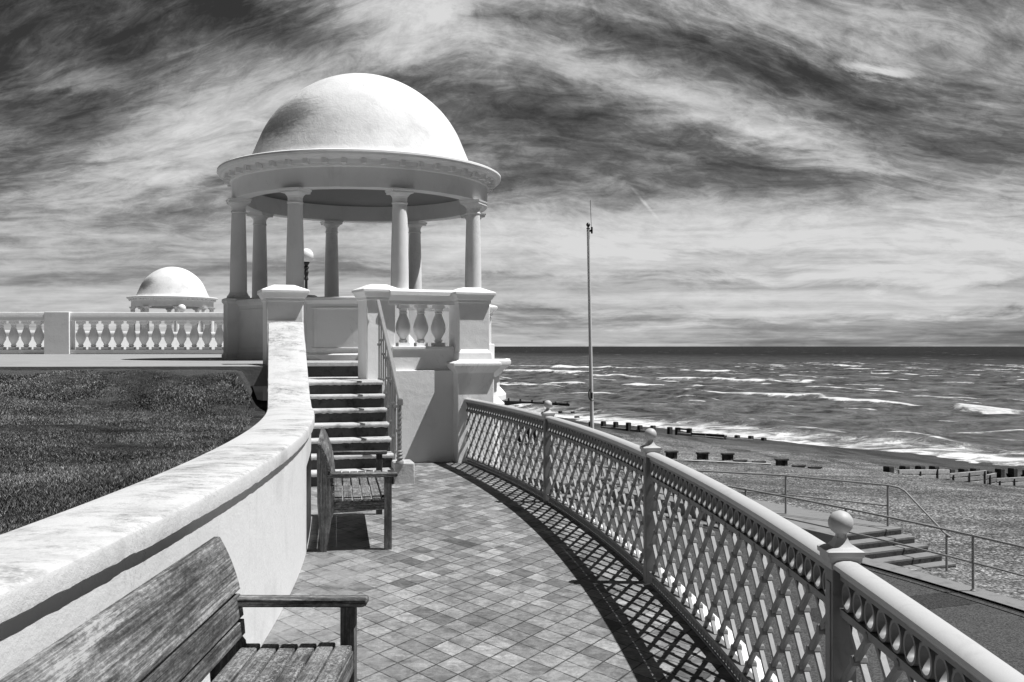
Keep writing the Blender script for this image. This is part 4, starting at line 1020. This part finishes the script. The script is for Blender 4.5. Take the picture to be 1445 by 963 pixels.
# ------------------------------------------------------------------ pipe railings and beach steps
def pipe_rail(r0, label, top, posts, mids, rad=.024):
    r = empty('pipe_railing', (r0[0], r0[1], PROM_Z), label, 'railing', 'pipe railings on the promenade')
    b = MB(); b.tube(top, rad, 10); as_child(b.build('top_pipe', 'pipe', angle=60), r)
    for mpts in mids:
        b = MB(); b.tube(mpts, rad * .85, 8); as_child(b.build('mid_pipe', 'pipe', angle=60), r)
    for (px_, py_, z0, z1) in posts:
        b = MB(); b.tube([(px_, py_, z0 - .05), (px_, py_, z1)], rad * 1.1, 10); b.lathe([(0, 0), (.055, 0), (.055, .015), (.03, .03)], (px_, py_, z0), 10); b.sphere((px_, py_, z1), rad * 1.5, 10, 6); as_child(b.build('post', 'pipe', angle=60), r)
    return r
RA = 42.15
angs = [7.2, 11.8, 16.5, 21.2, 25.9, 30.4, 35.0, 39.6]
pipe_rail(arc(RA, 21.2), 'long two bar pipe railing along the seaward kerb of the promenade', [arc(RA, a, PROM_Z + 1.10) for a in np.arange(7.2, 39.7, .6)], [(*arc(RA, a)[:2], PROM_Z + .03, PROM_Z + 1.10) for a in angs], [[arc(RA, a, PROM_Z + .58) for a in np.arange(7.2, 39.7, .6)]])

def make_steps():
    c0 = arc(43.4, 26)
    r = empty('beach_steps', (c0.x, c0.y, PROM_Z), 'low concrete steps with dark risers and pipe handrail leading to a beach platform', 'steps', 'concrete beach steps')
    PZ = -2.70; z0 = -3.48; n = 5; rs = (PZ - z0) / n
    tops = [24.95 + 1.7 * k / (n - 1) for k in range(n)]
    b = MB(); m = 10; r0, r1 = 42.36, 44.55
    b.sweep([[arc(r0, a, PZ - .9), arc(r0, a, PZ), arc(r1, a, PZ), arc(r1, a, PZ - 1.2)] for a in [tops[-1] + .28 + (38.0 - tops[-1]) * i / m for i in range(m + 1)]])
    as_child(b.build('platform', 'concrete', bevel=.01), r)
    for k in range(n):
        zt = z0 + rs * (k + 1); a0, a1 = tops[k], tops[k] + 1.7 / (n - 1) + .05
        e = (n - 1 - k) * .07
        b = MB(); b.sweep([[arc(r0, a, z0 - .3), arc(r0, a, zt - .002), arc(r1 + e, a, zt - .002), arc(r1 + e, a, z0 - .3)] for a in (a0, a1 if k < n - 1 else a1 + .3)])
        t_ = as_child(b.build('step', 'concrete', bevel=.008), r)
        b = MB(); b.sweep([[arc(r0 + .02, a, zt - rs + .01), arc(r0 + .02, a, zt - .05), arc(r1 + e - .02, a, zt - .05), arc(r1 + e - .02, a, zt - rs + .01)] for a in (a0 - .006, a0 + .05)])
        o = b.build('riser', 'riser'); o.parent = t_
    B = [(5.0, 26.6), (7.2, 25.6), (9.19, 23.8)]
    zt = PZ + 1.0
    b = MB(); b.tube([(5.0, 26.6, zt), (7.2, 25.6, zt), (9.19, 23.8, zt), (9.36, 23.55, zt - .02), (9.45, 23.4, zt - .08), (9.78, 22.0, -2.52), (9.83, 21.85, -2.57), (9.80, 21.95, -2.58)], .024, 10); as_child(b.build('handrail', 'pipe', angle=60), r)
    b = MB(); b.tube([(5.0, 26.6, zt - .5), (7.2, 25.6, zt - .5), (9.19, 23.8, zt - .5)], .020, 8); as_child(b.build('mid_pipe', 'pipe', angle=60), r)
    for (xx, yy, za, zb) in ((7.2, 25.6, PZ, zt), (9.19, 23.8, PZ, zt), (9.80, 21.95, -3.5, -2.55), (5.0, 26.6, PZ, zt)):
        b = MB(); b.tube([(xx, yy, za - .05), (xx, yy, zb)], .027, 10); as_child(b.build('post', 'pipe', angle=60), r)
    return r
bs = make_steps()
rot = Matrix.Translation((CX, CY, 0)) @ Matrix.Rotation(R_(14.2), 4, 'Z') @ Matrix.Translation((-CX, -CY, 0))
bs2 = copy_tree(bs); mw = rot @ Matrix.Translation(bs.location)
bs2.location = mw.to_translation(); bs2.rotation_euler = (0, 0, R_(14.2))
bs2['label'] = 'farther concrete beach steps with curved handrail just showing over the lattice railing'

# black timber frame on the far promenade
tf = empty('timber_frame', (.75, 47.8, PROM_Z), 'black three post timber frame seen through the lattice panel nearest the steps', 'frame')
for xx in (.37, .75, 1.14):
    b = MB(); b.box(xx - .10, xx + .10, 47.7, 47.9, PROM_Z - .1, PROM_Z + 1.0); as_child(b.build('post', 'groyne_dark', bevel=.01), tf)
b = MB(); b.box(.22, 1.30, 47.60, 47.70, PROM_Z + .72, PROM_Z + .95); as_child(b.build('crossbar', 'groyne_dark', bevel=.01), tf)

# ------------------------------------------------------------------ groynes on the beach
def bz(x, y):
    t = x * NXY.x + y * NXY.y; s = x * SXY.x + y * SXY.y
    return float(beach_z(np.array(s), np.array(t)))
GDEG = math.degrees(math.atan2(NXY.y, NXY.x))
def groyne(x, y, label):
    return empty('groyne', (x, y, bz(x, y)), label, 'groyne', 'timber groynes on the beach')
def gpost(r, x, y, h, wd=.26, deg=GDEG, mat='groyne_dark', z0=None):
    z = bz(x, y) if z0 is None else z0
    b = MB(); hw_ = wd / 2
    b.quad_grid([[frame(x, y, 0, deg) @ Vector((sx * hw_ * k, sy * hw_ * k, zz)) for sx, sy in ((-1, -1), (1, -1), (1, 1), (-1, 1))] for k, zz in ((1, z - .5), (1.0, z + h - .05), (.86, z + h), (.02, z + h + .015))], closed_u=True)
    return as_child(b.build('post', mat, angle=25), r)
def gplank(r, x0, y0, x1, y1, za, zb, h, th=.10, mat='groyne_pale'):
    b = MB(); d = Vector((x1 - x0, y1 - y0, 0)).normalized(); q = Vector((-d.y, d.x, 0)) * th / 2
    P = lambda x, y, z, sgn: Vector((x, y, z)) + q * sgn
    b.hexa([P(x0, y0, za - h, -1), P(x1, y1, zb - h, -1), P(x1, y1, zb - h, 1), P(x0, y0, za - h, 1), P(x0, y0, za, -1), P(x1, y1, zb, -1), P(x1, y1, zb, 1), P(x0, y0, za, 1)])
    return as_child(b.build('plank', mat, bevel=.012), r)

# stepped plank groyne at the right
G = groyne(*st(29, 45), 'stepped groyne of pale bleached planks and dark bolted posts nearest the right edge')
tops_ = [(42.3, 46.6, -4.34, -4.64), (46.6, 50.0, -4.84, -4.92), (50.0, 50.95, -5.16, -5.12), (50.95, 55.2, -5.42, -5.62), (55.2, 60, -5.9, -6.1)]
for (t0, t1, za, zb) in tops_:
    p0, p1 = st(29, t0), st(29, t1 - .03)
    zbot = min(bz(*st(28.4, t0)), bz(*st(28.4, t1))) - .15
    k = 0; a, c = za, zb
    while a > zbot and k < 6:
        gplank(G, *p0, *p1, a, c, .215); a -= .26; c -= .26; k += 1
    tt = t0 + .25
    while tt < t1 - .1:
        q = st(28.90, tt); q2 = st(28.93, tt)
        b = MB(); b.box(-.03, .03, -.035, .02, zbot, (za + zb) / 2 - .05, frame(*q2, 0, GDEG)); as_child(b.build('strap', 'groyne_dark'), G)
        tt += 1.45
for tt, zz in ((41.9, -4.17), (43.2, -4.24), (44.5, -4.33), (45.7, -4.42), (47.1, -4.66), (48.3, -4.74), (49.4, -4.80), (50.6, -5.02), (51.8, -4.98), (53.1, -5.04), (54.6, -5.25), (56.5, -5.5)):
    q = st(29.28, tt); gpost(G, *q, .3, .36, z0=zz - .3)
# row of short capped posts in the middle of the beach
G = groyne(9.3, 47.7, 'row of short square dark groyne stumps half buried in mid beach shingle')
for (xx, yy, hh_) in ((7.85, 47.9, .36), (9.35, 47.7, .36), (10.55, 47.6, .35), (11.0, 46.9, .10), (11.85, 46.7, .09), (12.75, 46.0, .30), (13.5, 45.8, .07), (14.2, 45.6, .06)):
    z = bz(xx, yy)
    b = MB(); fr = frame(xx, yy, 0, 20)
    for q in (-.19, .19): b.box(q - .085, q + .085, -.10, .10, z - .4, z + hh_ - .07, fr)
    b.box(-.32, .32, -.14, .13, z + hh_ - .075, z + hh_, fr)
    if hh_ > .2: b.box(-.1, .1, -.02, .06, z - .2, z + hh_ - .08, fr)
    as_child(b.build('stump', 'groyne_dark', bevel=.012), G)
gplank(G, 8.3, 46.6, 12.2, 45.8, bz(8.3, 46.6) + .07, bz(12.2, 45.8) + .07, .3, .2)
# farther groyne with a box frame
G = groyne(11.9, 79, 'broken dark groyne of separate posts and a box frame down near the surf')
for (xx, yy, hh_) in ((6.8, 83.5, .5), (7.8, 83.0, .62), (8.75, 82, .66), (9.7, 81, .70), (10.6, 80.6, .55), (11.6, 80.0, .62), (12.9, 79.5, .60), (13.5, 79.2, .62), (14.4, 79.0, .62), (15.6, 78.6, .30), (17.1, 78.4, .26), (18.2, 78.6, .34), (19.4, 79.0, .36), (20.6, 79.6, .26)):
    gpost(G, xx, yy, hh_, .32)
gplank(G, 13.4, 78.9, 14.5, 78.8, bz(13.4, 79) + .60, bz(14.5, 79) + .6, .14, .12, 'groyne_dark')
gplank(G, 13.4, 78.8, 14.5, 78.7, bz(13.4, 79) + .22, bz(14.5, 79) + .22, .2, .12)
gplank(G, 14.5, 78.7, 17.1, 78.3, bz(14.5, 79) + .30, bz(17.1, 78.4) + .34, .42, .12, 'groyne_dark')
gplank(G, 14.5, 78.5, 17.0, 78.1, bz(14.5, 79) + .12, bz(17.1, 78.4) + .12, .2, .12)
gplank(G, 7.6, 82.6, 11.7, 79.7, bz(7.6, 82.6) + .18, bz(11.7, 79.7) + .18, .3, .12)
gplank(G, 17.2, 78.2, 19.5, 78.7, bz(17.2, 78.2) + .10, bz(19.5, 78.7) + .10, .3, .12)
# low beam groyne left of the pole
def zpix(py_, d): return 1.7 - (py_ - 489) * d / 1372
G = groyne(6.2, 116, 'low dark groyne beam between two posts left of the white pole')
for (xx, yy) in ((5.75, 116), (7.25, 116.3)): gpost(G, xx, yy, .62, .34)
gplank(G, 5.75, 115.7, 7.25, 116.0, bz(5.75, 116) + .5, bz(7.25, 116.3) + .45, .35, .14, 'groyne_dark')
for (xx, yy) in ((8.4, 112), (7.2, 108)): gpost(G, xx, yy, .35, .42)
# farthest groyne standing in the wash
G = groyne(2.5, 128, 'farthest dark plank groyne with evenly spaced posts standing in the surf')
za = -6.05
for i in range(7):
    xx = -2.0 + 1.55 * i; gpost(G, xx, 129 - .1 * i, 1.0 - .05 * i, .26, 0, z0=za - .35 * 0 - .06 * i)
gplank(G, -2.3, 128.7, 7.6, 128.2, za + .62, za + .20, 1.1, .14, 'groyne_dark')
